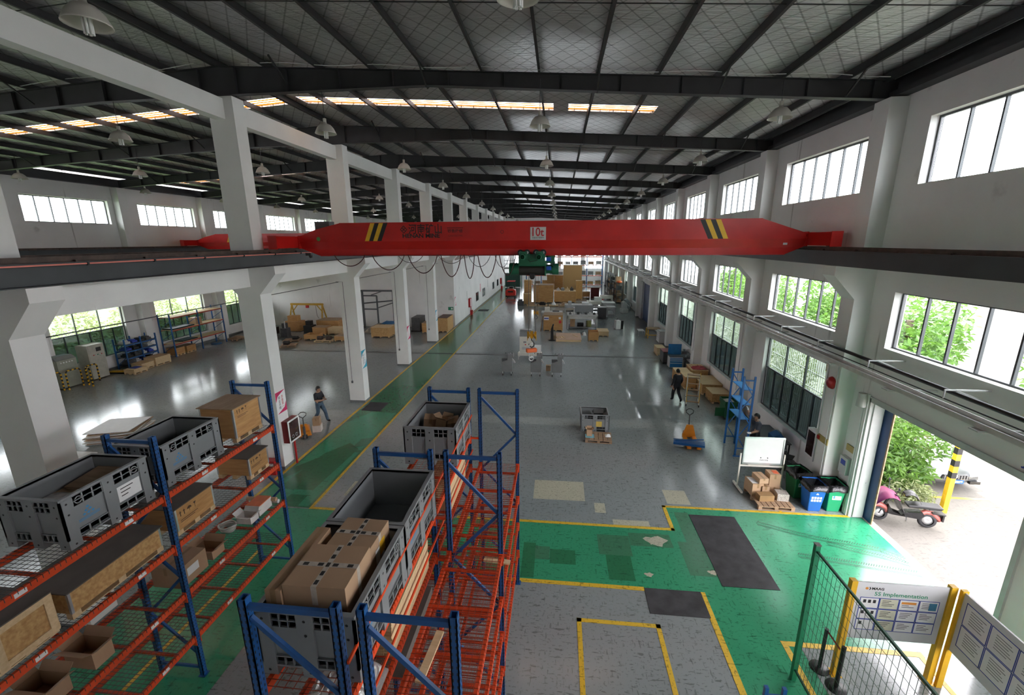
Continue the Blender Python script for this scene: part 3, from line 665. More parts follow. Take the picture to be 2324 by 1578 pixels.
# ------------------------------------------------------------------ pallet racks
def upright(t, x0, x1, y, H, name='upright_frame'):
    f = MB(); w, d = .075, .09
    o = None; posts = []
    for x in (x0+w/2, x1-w/2):
        m = MB().bx(x-w/2,x-w/2+.012,y-d/2,y+d/2,0.01,H).bx(x+w/2-.012,x+w/2,y-d/2,y+d/2,0.01,H).bx(x-w/2,x+w/2,y-d/2,y-d/2+.012,0.01,H).bx(x-w/2+.012,x+w/2-.012,y+d/2-.012,y+d/2,.01,H)
        p = m.build('post', M_BLUE, t); posts.append(p)
        s = MB()
        for i in range(int(H/.075)-1):
            z = .08+i*.075
            for q in (-.022,.022):
                s.box((x+q,y-d/2-.0012,z),(.012,.002,.030)); s.box((x-w/2-.0012,y+q,z),(.002,.012,.030)); s.box((x+w/2+.0012,y+q,z),(.002,.012,.030))
        s.build('slot_row', M_INK, p)
        MB().bx(x-.07,x+.07,y-.07,y+.07,0,.010).build('base_plate', M_BLUE, p)
    xa, xb = x0+w, x1-w; z = H-.10; up = True
    MB().bar((xa,y,z),(xb,y,z),.04,.06).build('brace', M_BLUE, t)
    z -= .12
    while z > .8:
        a, b = ((xa,y,z),(xb,y,z-.85)) if up else ((xb,y,z),(xa,y,z-.85))
        MB().bar(a,b,.035,.05).build('brace', M_BLUE, t); z -= .88; up = not up
    MB().bar((xa,y,.18),(xb,y,.18),.035,.05).build('brace', M_BLUE, t)
def rack(label, x0, x1, ys, levels, H=5.12, wire=None, nbar=4, stickers=False, group=None, face=1, teeth=True):
    t = thing('pallet_rack', label, 'rack', (0,0,0), group=group)
    for y in ys: upright(t, x0, x1, y, H)
    for ya,yb in zip(ys, ys[1:]):
        a, b = ya+.046, yb-.046
        for z in levels:
            for x in (x0+.028,x1-.028):
                bm = MB().bx(x-.022,x+.022,a,b,z-.11,z).build('beam', M_ORANGE, t)
                c = MB()
                for yy in (a+.006,b-.006): c.bx(x-.04,x+.04,yy-.006,yy+.006,z-.20,z+.02)
                c.build('connector', M_ORANGE, bm)
                if stickers and x > (x0+x1)/2:
                    for q in (.28,.78): MB().bx(x+.0222,x+.0235,a+q*(b-a)-.07,a+q*(b-a)+.07,z-.085,z-.02).build('label_sticker', M_PAPER, bm)
            for i in range(nbar):
                y = a+(b-a)*(i+.5)/nbar; MB().bx(x0+.05,x1-.05,y-.022,y+.022,z-.05,z-.01).build('crossbar', M_ORANGE, t)
            w = MB(); n = int((b-a)/.07)
            for i in range(n+1): y = a+.02+(b-a-.04)*i/n; w.bx(x0+.012,x1-.012,y-.003,y+.003,z+.001,z+.007)
            for i in range(10): x = x0+.06+(x1-x0-.12)*i/9; w.bx(x-.003,x+.003,a,b,z+.007,z+.012)
            for i in range(n+1):
                y = a+.02+(b-a-.04)*i/n
                for x in (x0+.004,x1-.004): w.bx(x-.003,x+.003,y-.003,y+.003,z-.05,z+.007)
            w.build('wire_deck', wire or M_DGREY, t)
    return t
M_WIREO = pm('orange coated wire', (.30,.045,.018), .5)
rack('blue and orange rack on the left loaded with grey bins and plywood crates', -7.80, -6.83, (3.13,6.16,9.18), (4.01,2.99,1.96,.96), stickers=True)
rackB = rack('rack holding three grey bins, middle of the foreground', -2.91, -1.94, (3.10,6.13,9.13), (3.98,3.24,2.4,1.0), wire=M_WIREO)
rack('empty rack with orange wire decks, right of the bins', -1.76, -.83, (3.10,6.13,9.13), (3.30,2.46,1.74,.98), wire=M_WIREO)
for z,ya in ((4.46,3.1),(3.60,3.1)):
    o = MB().bx(-1.925,-1.905,ya,9.14,z-.02,z+.02).build('guard_rail', M_ORANGE, rackB)
for y in (6.13,9.13,3.1):
    for z in (3.1,3.9): MB().bx(-1.94,-1.76,y-.02,y+.02,z-.02,z+.02).build('row_spacer', M_ORANGE, rackB)
# ------------------------------------------------------------------ plastic pallet bins
def bin_(label, loc, L=1.36, Wd=1.04, H=.80, rz=0.0, logo=True, group='grey plastic pallet bins on the racks', paper=None):
    """L along local y, Wd along local x, base centre at loc"""
    t = thing('pallet_bin', label, 'bin', loc, rz, group)
    m = MB(); hx, hy, T = Wd/2, L/2, .028; zb = .15
    m.bx(-hx+T,hx-T,-hy+T,hy-T,zb,zb+.03)
    m.bx(-hx+T,-hx+2*T,-hy+T,hy-T,zb,H).bx(hx-2*T,hx-T,-hy+T,hy-T,zb,H).bx(-hx+2*T,hx-2*T,-hy+T,-hy+2*T,zb,H).bx(-hx+2*T,hx-2*T,hy-2*T,hy-T,zb,H)
    # rim
    for s in (-1,1):
        m.bx(s*hx,s*(hx-2*T),-hy,hy,H-.035,H+.002); m.bx(-hx+2*T,hx-2*T,s*hy,s*(hy-2*T),H-.035,H+.002)
    pw = .17
    for sx in (-1,0,1):
        for sy in (-1,0,1):
            if sx or sy:
                cx = sx*(hx-pw/2); cy = sy*(hy-pw/2)
                m.bx(cx-pw/2,cx+pw/2,cy-pw/2,cy+pw/2,0,zb)
                if sx: m.bx(sx*hx,sx*(hx-T),cy-pw/2,cy+pw/2,zb,H-.03)
                if sy: m.bx(cx-pw/2,cx+pw/2,sy*hy,sy*(hy-T),zb,H-.03)
    ribs = MB(); rec = MB(); holes = MB()  # rec: dark sheets painting the shade of pockets and fork openings
    def side(P, half):
        seg = ((-half+pw,-pw/2),(pw/2,half-pw))
        for a,b in seg:
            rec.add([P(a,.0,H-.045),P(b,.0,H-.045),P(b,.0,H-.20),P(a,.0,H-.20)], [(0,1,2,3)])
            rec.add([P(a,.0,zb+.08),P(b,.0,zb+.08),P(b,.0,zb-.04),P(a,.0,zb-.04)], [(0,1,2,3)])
            n = 3
            for i in range(n+1): u = a+(b-a)*i/n; ribs.bar(P(u,.013,H-.045),P(u,.013,H-.20),.012,.022)
            for z in (H-.115,H-.2): ribs.bar(P(a,.013,z),P(b,.013,z),.022,.012)
            ribs.bar(P(a,.013,zb+.085),P(b,.013,zb+.085),.022,.014); ribs.bar(P(a,.013,zb-.03),P(b,.013,zb-.03),.024,.022)
            for i in (1,2): u = a+(b-a)*i/3; ribs.bar(P(u,.013,zb+.085),P(u,.013,zb-.03),.012,.022)
            if half > .6:
                cu = a+.08 if a < 0 else b-.08; pts = [P(cu+.05*math.cos(q),.016,H-.122+.05*math.sin(q)) for q in [i*math.pi/6 for i in range(13)]]
                ribs.tube(pts, .011, 5)
        for u in (-half+pw/2,0,half-pw/2):
            for z in (H-.1,H-.27,.06):
                holes.add([P(u+.016*math.cos(q),.0295,z+.016*math.sin(q)) for q in [i*math.pi/5 for i in range(10)]], [tuple(range(10))])
    for s in (-1,1):
        side(lambda u,d,z,s=s: (s*(hx-T+d),u,z), hy)
        side(lambda u,d,z,s=s: (u,s*(hy-T+d),z), hx)
    b = m.build('shell', M_BIN, t)
    ribs.build('rib_grid', M_BIN, t); rec.build('recess', M_BINSHADE, t); holes.build('drain_hole', M_INK, t)
    if logo:
        g = MB(); x = hx-T+.002; yc = -hy*.48
        for r,n in ((0,1),(1,2),(2,3)):
            for i in range(n):
                yy = yc+(i-(n-1)/2)*.062; zz = .50-.048*r
                g.add([(x,yy,zz+.022),(x,yy+.026,zz),(x,yy,zz-.022),(x,yy-.026,zz)], [(0,1,2,3)])
        for zz in (.345,.32): g.add([(x,yc-.15,zz),(x,yc+.15,zz+.012),(x,yc+.15,zz+.024),(x,yc-.15,zz+.012)], [(0,1,2,3)])
        g.build('stencil_logo', M_SKYINK, t)
    if paper:
        MB().bx(hx-.027,hx-.025,paper[0],paper[1],.26,.52).build('shipping_note', M_PAPER, t)
        g = MB()
        for i in range(3): g.bx(hx-.0249,hx-.0245,paper[0]+.05,paper[1]-.12-.05*i,.46-i*.06,.475-i*.06)
        g.build('print', M_INK, t)
    return t
bin_('grey plastic bin holding a plastic sheet and board, on the left rack', (-7.44,5.37,4.024), paper=(.12,.50))
bin_('empty grey plastic bin on the left rack, next to the plywood crate', (-7.48,7.03,4.024))
bin_('grey bin filled with taped cartons in the nearest rack bay', (-2.44,3.98,3.994), L=1.40, Wd=1.06)
bin_('empty deep grey bin in the middle of the foreground rack', (-2.44,5.39,3.994), L=1.38, Wd=1.06)
bin_('grey bin full of torn cardboard at the far end of the rack', (-2.46,8.36,3.994), L=1.42, Wd=1.06)
MB().bx(-2.80,-2.50,3.279,3.281,4.40,4.60).build('bin_note', M_PAPER)
o = bpy.data.objects['bin_note']; o.location = (0,0,0); bpy.data.objects.remove(o)
# ------------------------------------------------------------------ crates and cartons
def crate(label, loc, sx, sy, h, rz=0.0, skid=.10, lid=None, body=None, strips=True, battens=False, marks=None, group=None, over=.02, name='wooden_crate', cat='crate'):
    t = thing(name, label, cat, loc, rz, group); B = body or M_PLY; T = .018
    for s in (-1,1):
        MB().bx(s*sx/2,s*(sx/2-T),-sy/2,sy/2,skid,h-T).build('panel', B, t)
        MB().bx(-sx/2+T,sx/2-T,s*sy/2,s*(sy/2-T),skid,h-T).build('panel', B, t)
    MB().bx(-sx/2+T,sx/2-T,-sy/2+T,sy/2-T,skid,skid+.02).build('floor_board', B, t)
    if lid is not False: MB().bx(-sx/2-over,sx/2+over,-sy/2-over,sy/2+over,h-T,h).build('lid', lid or M_PLYTOP, t)
    if skid > .02:
        n = 3 if sx < 1.8 else 4
        for i in range(n):
            x = -sx/2+.06+(sx-.12)*i/(n-1); r = MB()
            for j in range(3): y = -sy/2+.06+(sy-.12)*j/2; r.bx(x-.05,x+.05,y-.06,y+.06,.018,skid)
            r.bx(x-.05,x+.05,-sy/2,sy/2,0,.018).build('runner', M_PINE, t)
    if strips:
        for a in (-1,1):
            for b in (-1,1): MB().bx(a*(sx/2+.002),a*(sx/2-.035),b*(sy/2+.002),b*(sy/2+.0005),skid,h-T).bx(a*(sx/2+.002),a*(sx/2+.0005),b*(sy/2+.002),b*(sy/2-.035),skid,h-T).build('edge_strip', M_CHROME, t)
    if battens:
        for a in (-1,1):
            for u in (-sx/2+.05,0,sx/2-.05): MB().bx(u-.045,u+.045,a*sy/2,a*(sy/2+.02),skid,h-T).build('batten', M_PINE, t)
            for u in (-sy/2+.05,sy/2-.05): MB().bx(a*sx/2,a*(sx/2+.02),u-.045,u+.045,skid,h-T).build('batten', M_PINE, t)
            for z in (skid+.045,h-T-.045):
                MB().bx(-sx/2,sx/2,a*sy/2,a*(sy/2+.019),z-.045,z+.045).build('batten', M_PINE, t); MB().bx(a*sx/2,a*(sx/2+.019),-sy/2,sy/2,z-.045,z+.045).build('batten', M_PINE, t)
    if marks:     # stencilled handling symbols: arrows, glass, umbrella
        for fc,u0,z0,s in marks:
            P = {'x': lambda u,z: (sx/2+.002,u,z), 'y': lambda u,z: (u,-sy/2-.002,z)}[fc]; g = MB()
            for q in (0,.1):
                g.add([P(u0+(q-.012)*s,z0-.06*s),P(u0+(q+.012)*s,z0-.06*s),P(u0+(q+.012)*s,z0+.03*s),P(u0+(q-.012)*s,z0+.03*s)], [(0,1,2,3)])
                g.add([P(u0+(q-.03)*s,z0+.025*s),P(u0+(q+.03)*s,z0+.025*s),P(u0+q*s,z0+.07*s)], [(0,1,2)])
            g.add([P(u0+.24*s+.06*s*math.cos(a),z0+.0*s+.06*s*math.sin(a)) for a in [i*math.pi/8 for i in range(9)]], [tuple(range(9))])
            g.add([P(u0+.235*s,z0-.07*s),P(u0+.245*s,z0-.07*s),P(u0+.245*s,z0),P(u0+.235*s,z0)], [(0,1,2,3)])
            g.add([P(u0+.35*s,z0+.07*s),P(u0+.43*s,z0+.07*s),P(u0+.39*s,z0-.0*s)], [(0,2,1)]); g.add([P(u0+.384*s,z0-.07*s),P(u0+.396*s,z0-.07*s),P(u0+.396*s,z0),P(u0+.384*s,z0)], [(0,1,2,3)])
            g.add([P(u0-.02*s,z0-.16*s),P(u0+.45*s,z0-.16*s),P(u0+.45*s,z0-.145*s),P(u0-.02*s,z0-.145*s)], [(0,1,2,3)])
            g.add([P(u0-.02*s,z0-.20*s),P(u0+.36*s,z0-.20*s),P(u0+.36*s,z0-.185*s),P(u0-.02*s,z0-.185*s)], [(0,1,2,3)])
            g.build('stencil_marks', pm('faded stencil ink',(.09,.05,.025),.7), t)
    return t
crate('tall plywood crate at the far end of the left rack, top level', (-7.40,8.58,4.024), .80, .86, .80, lid=M_PLYTOP, marks=[('x',-.30,.68,.7)], over=.03)
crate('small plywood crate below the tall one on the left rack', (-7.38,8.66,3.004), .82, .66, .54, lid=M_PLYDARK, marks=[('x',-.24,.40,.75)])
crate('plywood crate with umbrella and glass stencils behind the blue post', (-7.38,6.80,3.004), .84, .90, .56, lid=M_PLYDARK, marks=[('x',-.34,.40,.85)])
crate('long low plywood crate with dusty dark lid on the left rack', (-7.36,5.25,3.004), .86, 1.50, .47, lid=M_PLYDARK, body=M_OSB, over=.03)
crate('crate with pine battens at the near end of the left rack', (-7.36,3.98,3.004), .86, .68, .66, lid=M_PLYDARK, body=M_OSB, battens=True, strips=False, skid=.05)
def carton(label, loc, sx, sy, h, rz=0.0, open_=False, tape=True, group=None, mat=None, note=False, name='cardboard_box', printed=False, tilt=None):
    t = thing(name, label, 'box', loc, rz, group); B = mat or M_CARD
    if tilt: t.rotation_euler = (tilt[0],tilt[1],rz)
    hx, hy = sx/2, sy/2; T = .006
    if open_:
        m = MB().bx(-hx,hx,-hy,hy,0,T).bx(-hx,-hx+T,-hy,hy,T,h).bx(hx-T,hx,-hy,hy,T,h).bx(-hx+T,hx-T,-hy,-hy+T,T,h).bx(-hx+T,hx-T,hy-T,hy,T,h)
        m.build('body', B, t)
        fl_ = min(sx,sy)*.45
        for s,ang in ((-1,.5),(1,.9)):
            MB().add([(-hx,s*hy,h),(hx,s*hy,h),(hx,s*(hy+fl_*math.cos(ang)),h+fl_*math.sin(ang)),(-hx,s*(hy+fl_*math.cos(ang)),h+fl_*math.sin(ang)),(-hx,s*(hy+.004),h-.004),(hx,s*(hy+.004),h-.004),(hx,s*(hy+.004+fl_*math.cos(ang)),h-.004+fl_*math.sin(ang)),(-hx,s*(hy+.004+fl_*math.cos(ang)),h-.004+fl_*math.sin(ang))], [(0,1,2,3),(7,6,5,4),(0,4,5,1),(1,5,6,2),(2,6,7,3),(3,7,4,0)]).build('flap', B, t)
            ang = 1.1-ang*.6
            MB().add([(s*hx,-hy,h),(s*hx,hy,h),(s*(hx+fl_*math.cos(ang)),hy,h+fl_*math.sin(ang)),(s*(hx+fl_*math.cos(ang)),-hy,h+fl_*math.sin(ang)),(s*(hx+.004),-hy,h-.004),(s*(hx+.004),hy,h-.004),(s*(hx+.004+fl_*math.cos(ang)),hy,h-.004+fl_*math.sin(ang)),(s*(hx+.004+fl_*math.cos(ang)),-hy,h-.004+fl_*math.sin(ang))], [(0,1,2,3),(7,6,5,4),(0,4,5,1),(1,5,6,2),(2,6,7,3),(3,7,4,0)]).build('flap', B, t)
        return t
    MB().bx(-hx,hx,-hy,hy,0,h).build('body', B, t)
    if tape:
        T_ = M_CLTAPE if printed else M_TAPE; w = .03
        MB().bx(-w,w,-hy-.0015,hy+.0015,h,h+.0015).bx(-w,w,-hy-.0015,-hy,h*.65,h).bx(-w,w,hy,hy+.0015,h*.65,h).build('tape', T_, t)
        if printed:
            MB().bx(-hx-.0015,hx+.0015,-w*1.1,w*1.1,h+.0016,h+.003).bx(hx,hx+.0015,-w*1.1,w*1.1,h*.4,h).build('tape', T_, t)
            g = MB()
            for i in range(5): q = -hy+(i+.5)*sy/5; g.bx(-.02,.02,q-.03,q+.03,h+.003,h+.0036)
            for i in range(4): q = -hx+(i+.5)*sx/4; g.bx(q-.03,q+.03,-.022,.022,h+.0031,h+.0037)
            g.build('tape_print', M_INK, t)
    if note: MB().bx(hx,hx+.001,-hy*.5,hy*.35,h*.35,h*.75).build('shipping_label', M_PAPER, t)
    return t
# left rack, lower levels
carton('large taped cardboard box behind the blue post of the left rack', (-7.25,6.50,1.974), .60, .62, .42, note=True)
carton('open cardboard box on the left rack beside the large taped box', (-7.20,7.12,1.974), .46, .32, .20, open_=True)
carton('open cardboard box on the left rack, nearer of two', (-7.25,4.16,1.974), .50, .30, .28, open_=True)
carton('open cardboard box on the left rack, farther of two', (-7.20,4.74,1.974), .50, .30, .30, open_=True)
carton('white cardboard box with orange lid on the left rack', (-7.16,8.66,1.974), .34, .46, .24, mat=pm('white carton',(.74,.73,.70),.6), tape=False)
carton('open white carton beside the orange lidded one', (-7.16,8.25,1.974), .36, .26, .17, open_=True, mat=MATS['white carton'])
o = MB().bx(-.175,.175,-.22,.22,0,.02).build('carton_lid', pm('orange print card',(.72,.18,.06),.5)); o.location = (-7.16,8.67,2.216); tag(o,'orange lid lying on the white carton of the left rack','lid')
for i,(z,l) in enumerate(((2.03,'lower white cardboard tube behind the white carton'),(2.13,'upper grey cardboard tube behind the white carton'))):
    o = MB().cyl((-7.62,8.95-.07*i,z),(-6.88,8.99-.07*i,z),.05,n=14).build('cardboard_tube', (M_PAPER,M_CARD)[i]); tag(o, l, 'tube')
pk = MB()
for i in range(4): pk.tube([(-7.35+.15*math.cos(a)*(1+.08*i),7.86+.11*math.sin(a)*(1+.1*i),2.02+.035*i+.015*math.sin(3*a+i)) for a in [j*math.pi/9 for j in range(19)]], .022, 6)
tag(pk.build('cable_coil', pm('clear wrapped coil',(.55,.56,.52),.25)), 'plastic wrapped coil lying on the left rack mesh', 'coil')
# content of the bins
def crumple(name, label, cat, x0, x1, y0, y1, z0, amp, mat, n=14, seed=1):
    rnd = random.Random(seed); vs = []; 
    for i in range(n+1):
        for j in range(n+1):
            e = min(i,j,n-i,n-j)/(n/2)
            vs.append((x0+(x1-x0)*i/n, y0+(y1-y0)*j/n, z0+amp*(e**.5)*(.45+.55*rnd.random())))
    fs = [(i*(n+1)+j,(i+1)*(n+1)+j,(i+1)*(n+1)+j+1,i*(n+1)+j+1) for i in range(n) for j in range(n)]
    b0 = len(vs); vs += [(x0,y0,z0-.02),(x1,y0,z0-.02),(x1,y1,z0-.02),(x0,y1,z0-.02)]
    mb = MB(); mb.add(vs, fs, True); mb.add(vs[b0:], [(3,2,1,0)])
    o = mb.build(name, mat); sb = o.modifiers.new('s','SUBSURF'); sb.levels = 1; sb.render_levels = 1
    return tag(o, label, cat)
M_FILM = pm('cloudy plastic film', (.50,.50,.49), .22, bump=.4, bscale=9)
crumple('plastic_sheet', 'crumpled clear plastic sheet inside the left rack bin', 'plastic', -7.88, -6.99, 4.76, 5.36, 4.50, .17, M_FILM)
tag(MB().box((-7.4,5.68,4.60),(.74,.56,.02),rx=.12).build('wooden_board', M_PALLET), 'brown board lying on the sheet in the left rack bin', 'board')
tag(MB().bx(-7.9,-6.98,4.76,5.98,4.24,4.50).build('packed_carton', M_CARD), 'flat carton filling the left rack bin under the sheet', 'box')
carton('big taped carton on top of the near bin, crossed by printed tape', (-2.40,3.74,4.35), .66, .62, .62, printed=True, rz=.02)
c2 = carton('second taped carton behind, with yellow sticker on its side', (-2.36,4.36,4.35), .54, .54, .56, printed=True, rz=-.02, note=True)
MB().bx(.271,.273,-.02,.12,.28,.46).build('yellow_sticker', M_YPAINT, c2)
carton('tall narrow open carton beside the taped ones in the near bin', (-2.82,3.90,4.18), .17, 1.0, .74, tape=True)
carton('flat carton hidden under the stacked ones in the near bin', (-2.38,4.0,4.18), .62, 1.1, .165, tape=False)
for i,(x,y,z,sx,sy,h,rz,tl,l,op) in enumerate(((-2.74,8.62,4.33,.28,.26,.30,.2,(.1,.1),'brown taped box leaning in the far bin',False),(-2.44,8.52,4.34,.24,.30,.28,-.2,(-.2,.1),'torn open box in the centre of the far bin',True),(-2.15,8.52,4.33,.22,.32,.30,.15,(.1,-.15),'crushed brown box at the right of the far bin',False),(-2.46,8.10,4.32,.30,.18,.18,.1,(.2,.1),'yellow and white printed box in the far bin',False),(-2.78,8.06,4.33,.20,.18,.16,.3,(.25,.1),'pale cardboard flap box at the near side of the far bin',True),(-2.15,8.06,4.32,.22,.20,.16,-.2,(.2,.1),'small pale box in the near right corner of far bin',False))):
    carton(l, (x,y,z), sx, sy, h, rz, open_=op, tape=not op, tilt=tl, mat=pm('yellow printed carton',(.62,.52,.10),.5,scale=6,col2=(.8,.78,.72)) if 'yellow' in l else None)
tag(MB().bx(-2.92,-2.0,7.76,8.96,4.18,4.30).build('flattened_cardboard', M_CARDIN), 'flattened cardboard at the bottom of the far bin', 'cardboard')
# timber and goods on lower levels of the middle rack
def plank_stack(label, x0, x1, y0, y1, z0, nx, nz, mat=None):
    t = thing('timber_stack', label, 'timber', ((x0+x1)/2,(y0+y1)/2,z0)); w = (x1-x0)/nx; hh = .045
    me = MB().bx(-w/2+.003,w/2-.003,-(y1-y0)/2,(y1-y0)/2,0,hh-.004).mesh('plank'); me.materials.append(mat or M_PINE)
    for j in range(nz):
        for i in range(nx): link('plank', me, t, (-(x1-x0)/2+(i+.5)*w, random.uniform(-.03,.03), j*hh))
    return t
plank_stack('stack of pale pine planks under the near grey bin', -2.6, -1.98, 4.2, 5.75, 3.253, 5, 11)
plank_stack('stack of pale pine planks under the far grey bin', -2.6, -1.98, 7.25, 8.6, 3.253, 5, 12)
crumple('wrapped_goods', 'pallet of goods in shiny stretch film under the nearest bin', 'goods', -2.75, -1.97, 3.25, 4.05, 3.253, .5, pm('stretch film',(.45,.44,.43),.15,metal=.5,bump=.8,bscale=14), seed=5)
tag(MB().bx(-2.85,-2.0,4.6,5.9,2.413,2.75).build('board_pile', M_PLYDARK), 'dark pile of boards deep inside the middle rack', 'boards')
for i,(x,y,z,L,l) in enumerate(((-1.5,4.2,3.313,.7,'short pine offcut lying on the empty rack, near end'),(-1.05,6.9,2.475,.5,'pine offcut lying across the empty rack beams'))):
    o = MB().bx(-.05,.05,-L/2,L/2,0,.03).build('wood_offcut', M_PINE); o.location = (x,y,z); o.rotation_euler = (0,0,(-.1,1.5)[i]); tag(o, l, 'wood')
# ------------------------------------------------------------------ people
M_SKIN = pm('skin', (.42,.235,.15), .6, var=.06)
M_HAIR = pm('black hair', (.010,.009,.008), .5)
def human(label, loc, rz, J, shirt, trousers, skin=M_SKIN, gloves=None, longsleeve=False, shoes=M_BLACK):
    """J: joint name -> (x,y,z); local +y is forward.  One skinned body surface, hair as a child."""
    V = ['pelvis','waist','chest','neck','head0','head1','shL','elL','wrL','haL','shR','elR','wrR','haR','hipL','knL','anL','heL','toL','hipR','knR','anR','heR','toR']
    E = [('pelvis','waist'),('waist','chest'),('chest','neck'),('neck','head0'),('head0','head1')]
    for s in 'LR': E += [('chest','sh'+s),('sh'+s,'el'+s),('el'+s,'wr'+s),('wr'+s,'ha'+s),('pelvis','hip'+s),('hip'+s,'kn'+s),('kn'+s,'an'+s),('an'+s,'to'+s)]
    V = [v for v in V if v[:2] != 'he' or v in ('head0','head1')]
    rad = dict(pelvis=(.175,.135),waist=(.17,.13),chest=(.205,.14),neck=(.062,.062),head0=(.075,.085),head1=(.082,.10))
    for s in 'LR': rad.update({'sh'+s:(.092,.092),'el'+s:(.062,.062),'wr'+s:(.038,.038),'ha'+s:(.040,.022),'hip'+s:(.12,.12),'kn'+s:(.086,.086),'an'+s:(.066,.066),'to'+s:(.05,.036)})
    me = bpy.data.meshes.new('body'); me.from_pydata([J[v] for v in V], [(V.index(a),V.index(b)) for a,b in E], [])
    o = bpy.data.objects.new('body_tmp', me); COL.objects.link(o)
    sk = o.modifiers.new('skin','SKIN'); sk.use_smooth_shade = True
    for i,v in enumerate(V): me.skin_vertices[0].data[i].radius = rad[v]
    me.skin_vertices[0].data[0].use_root = True
    sb = o.modifiers.new('sub','SUBSURF'); sb.levels = 2; sb.render_levels = 2
    dg = bpy.context.evaluated_depsgraph_get(); m2 = bpy.data.meshes.new_from_object(o.evaluated_get(dg)); bpy.data.objects.remove(o)
    mb = MB(); mb.v = [tuple(v.co) for v in m2.vertices]; mb.f = [tuple(p.vertices) for p in m2.polygons]; mb.sm = set(range(len(mb.f))); nb = len(mb.f)
    # fingers, each rooted in the palm
    for s in 'LR':
        w, h = Vector(J['wr'+s]), Vector(J['ha'+s]); d = (h-w).normalized(); side = d.cross(Vector((0,1,.2))).normalized(); nrm = side.cross(d).normalized()
        for i,L in enumerate((.060,.072,.078,.068)):
            b = h + side*(-.027+.018*i)
            mb.tube([b-d*.02, b+d*L*.5, b+d*L*.85+nrm*L*.35, b+d*L*.95+nrm*L*.6], .0088, 6)
        th = h - d*.035 + side*.034*(1 if s == 'L' else -1); mb.tube([th-side*.01, th+d*.03+side*.02*(1 if s == 'L' else -1), th+d*.055+nrm*.02], .0095, 6)
    # face: nose, ears
    h0, h1 = Vector(J['head0']), Vector(J['head1']); hc = (h0+h1)/2; f = Vector(J.get('look',(0,1,0))).normalized(); sd = f.cross(Vector((0,0,1))).normalized()
    mb.ball(tuple(hc+f*.105+Vector((0,0,-.01))), .018, 8, 6, (.8,1,1.3))
    for s in (-1,1): mb.ball(tuple(hc+sd*s*.092), .026, 8, 6, (.5,.8,1.2))
    me = mb.mesh('person_body')
    for mt in (skin, shirt, trousers, shoes, gloves or skin, M_INK, pm('lips',(.30,.12,.09),.6)): me.materials.append(mt)
    zc, zn = J['pelvis'][2], J['neck'][2]-.035
    for i,p in enumerate(me.polygons):
        c = p.center; best = min(((c-Vector(J[v])).length, v) for v in V)[1]; k = 0
        if best in ('pelvis','hipL','hipR','knL','knR'): k = 2
        if best in ('waist','chest','shL','shR'): k = 1
        if best in ('anL','anR'): k = 2 if c.z > J[best][2]+.0 else 3
        if best[:2] == 'to': k = 3
        if best[:2] == 'el': k = 1 if longsleeve or (c-Vector(J['sh'+best[2]])).length < .26 else 0
        if best[:2] == 'wr': k = 1 if longsleeve and (c-Vector(J['ha'+best[2]])).length > .08 else (4 if (c-Vector(J['ha'+best[2]])).length < .09 else 0)
        if best[:2] == 'ha': k = 4
        if best == 'neck': k = 1 if c.z < zn else 0
        if best == 'pelvis' and c.z > zc+.05: k = 1
        p.material_index = k
    t = thing('person', label, 'person', loc, rz); body = link('body', me, t)
    # eyes, mouth
    for s in (-1,1): MB().ball(tuple(hc+f*.088+sd*s*.034+Vector((0,0,.012))), .011, 8, 6).build('eye', M_INK, t)
    MB().ball(tuple(hc+f*.090+Vector((0,0,-.055))), .022, 8, 6, (1,.5,.25)).build('mouth', MATS['lips'], t)
    hb = MB(); n, m = 16, 9; top = hc+Vector((0,0,.012))-f*.012
    vs = []; 
    for i in range(m+1):
        th = (math.pi*.60)*i/m
        for k in range(n):
            a = 2*math.pi*k/n; dirv = Vector((math.cos(a)*math.sin(th), math.sin(a)*math.sin(th), math.cos(th)))
            fr = dirv.dot(f); zmin = .045 if fr > .35 else -.06
            r = Vector((.108*dirv.x, .118*dirv.y, .155*dirv.z)); 
            if r.z < zmin: r.z = zmin; r.x *= .97; r.y *= .97
            vs.append(tuple(top+r))
    hb.add(vs, [(i*n+k,(i+1)*n+k,(i+1)*n+(k+1)%n,i*n+(k+1)%n) for i in range(m) for k in range(n)], True).build('hair', M_HAIR, t)
    return t
def pose(**kw):
    J = dict(pelvis=(0,0,.93),waist=(0,0,1.08),chest=(0,.01,1.33),neck=(0,.015,1.50),head0=(0,.03,1.57),head1=(0,.035,1.69),
      shL=(-.19,0,1.41),elL=(-.25,-.02,1.14),wrL=(-.25,.06,.90),haL=(-.25,.09,.81),shR=(.19,0,1.41),elR=(.25,-.02,1.14),wrR=(.25,.06,.90),haR=(.25,.09,.81),
      hipL=(-.10,0,.88),knL=(-.11,.03,.48),anL=(-.11,0,.07),toL=(-.12,.15,.032),hipR=(.10,0,.88),knR=(.11,.03,.48),anR=(.11,0,.07),toR=(.12,.15,.032))
    J.update(kw); return J
M_JEANS = pm('blue jeans', (.055,.095,.14), .8, var=.25, scale=8)
M_POLO = pm('black polo shirt', (.012,.013,.018), .8, var=.2)
M_OVERALL = pm('navy black overalls', (.010,.012,.018), .8, var=.25)
M_WORK = pm('grey blue work shirt', (.07,.078,.10), .8, var=.2)
p1 = human('man in black shirt and jeans walking and reading white papers', (-11.15,18.25,0), -1.75, pose(
    knL=(-.10,.22,.50),anL=(-.10,.30,.09),toL=(-.11,.45,.05),knR=(.10,-.02,.49),anR=(.10,-.30,.12),toR=(.10,-.19,.035),
    elL=(-.27,.06,1.14),wrL=(-.12,.28,1.14),haL=(-.06,.34,1.15),elR=(.27,.06,1.14),wrR=(.12,.28,1.14),haR=(.06,.34,1.16),head1=(0,.075,1.685),look=(0,1,-.2)), M_POLO, M_JEANS)
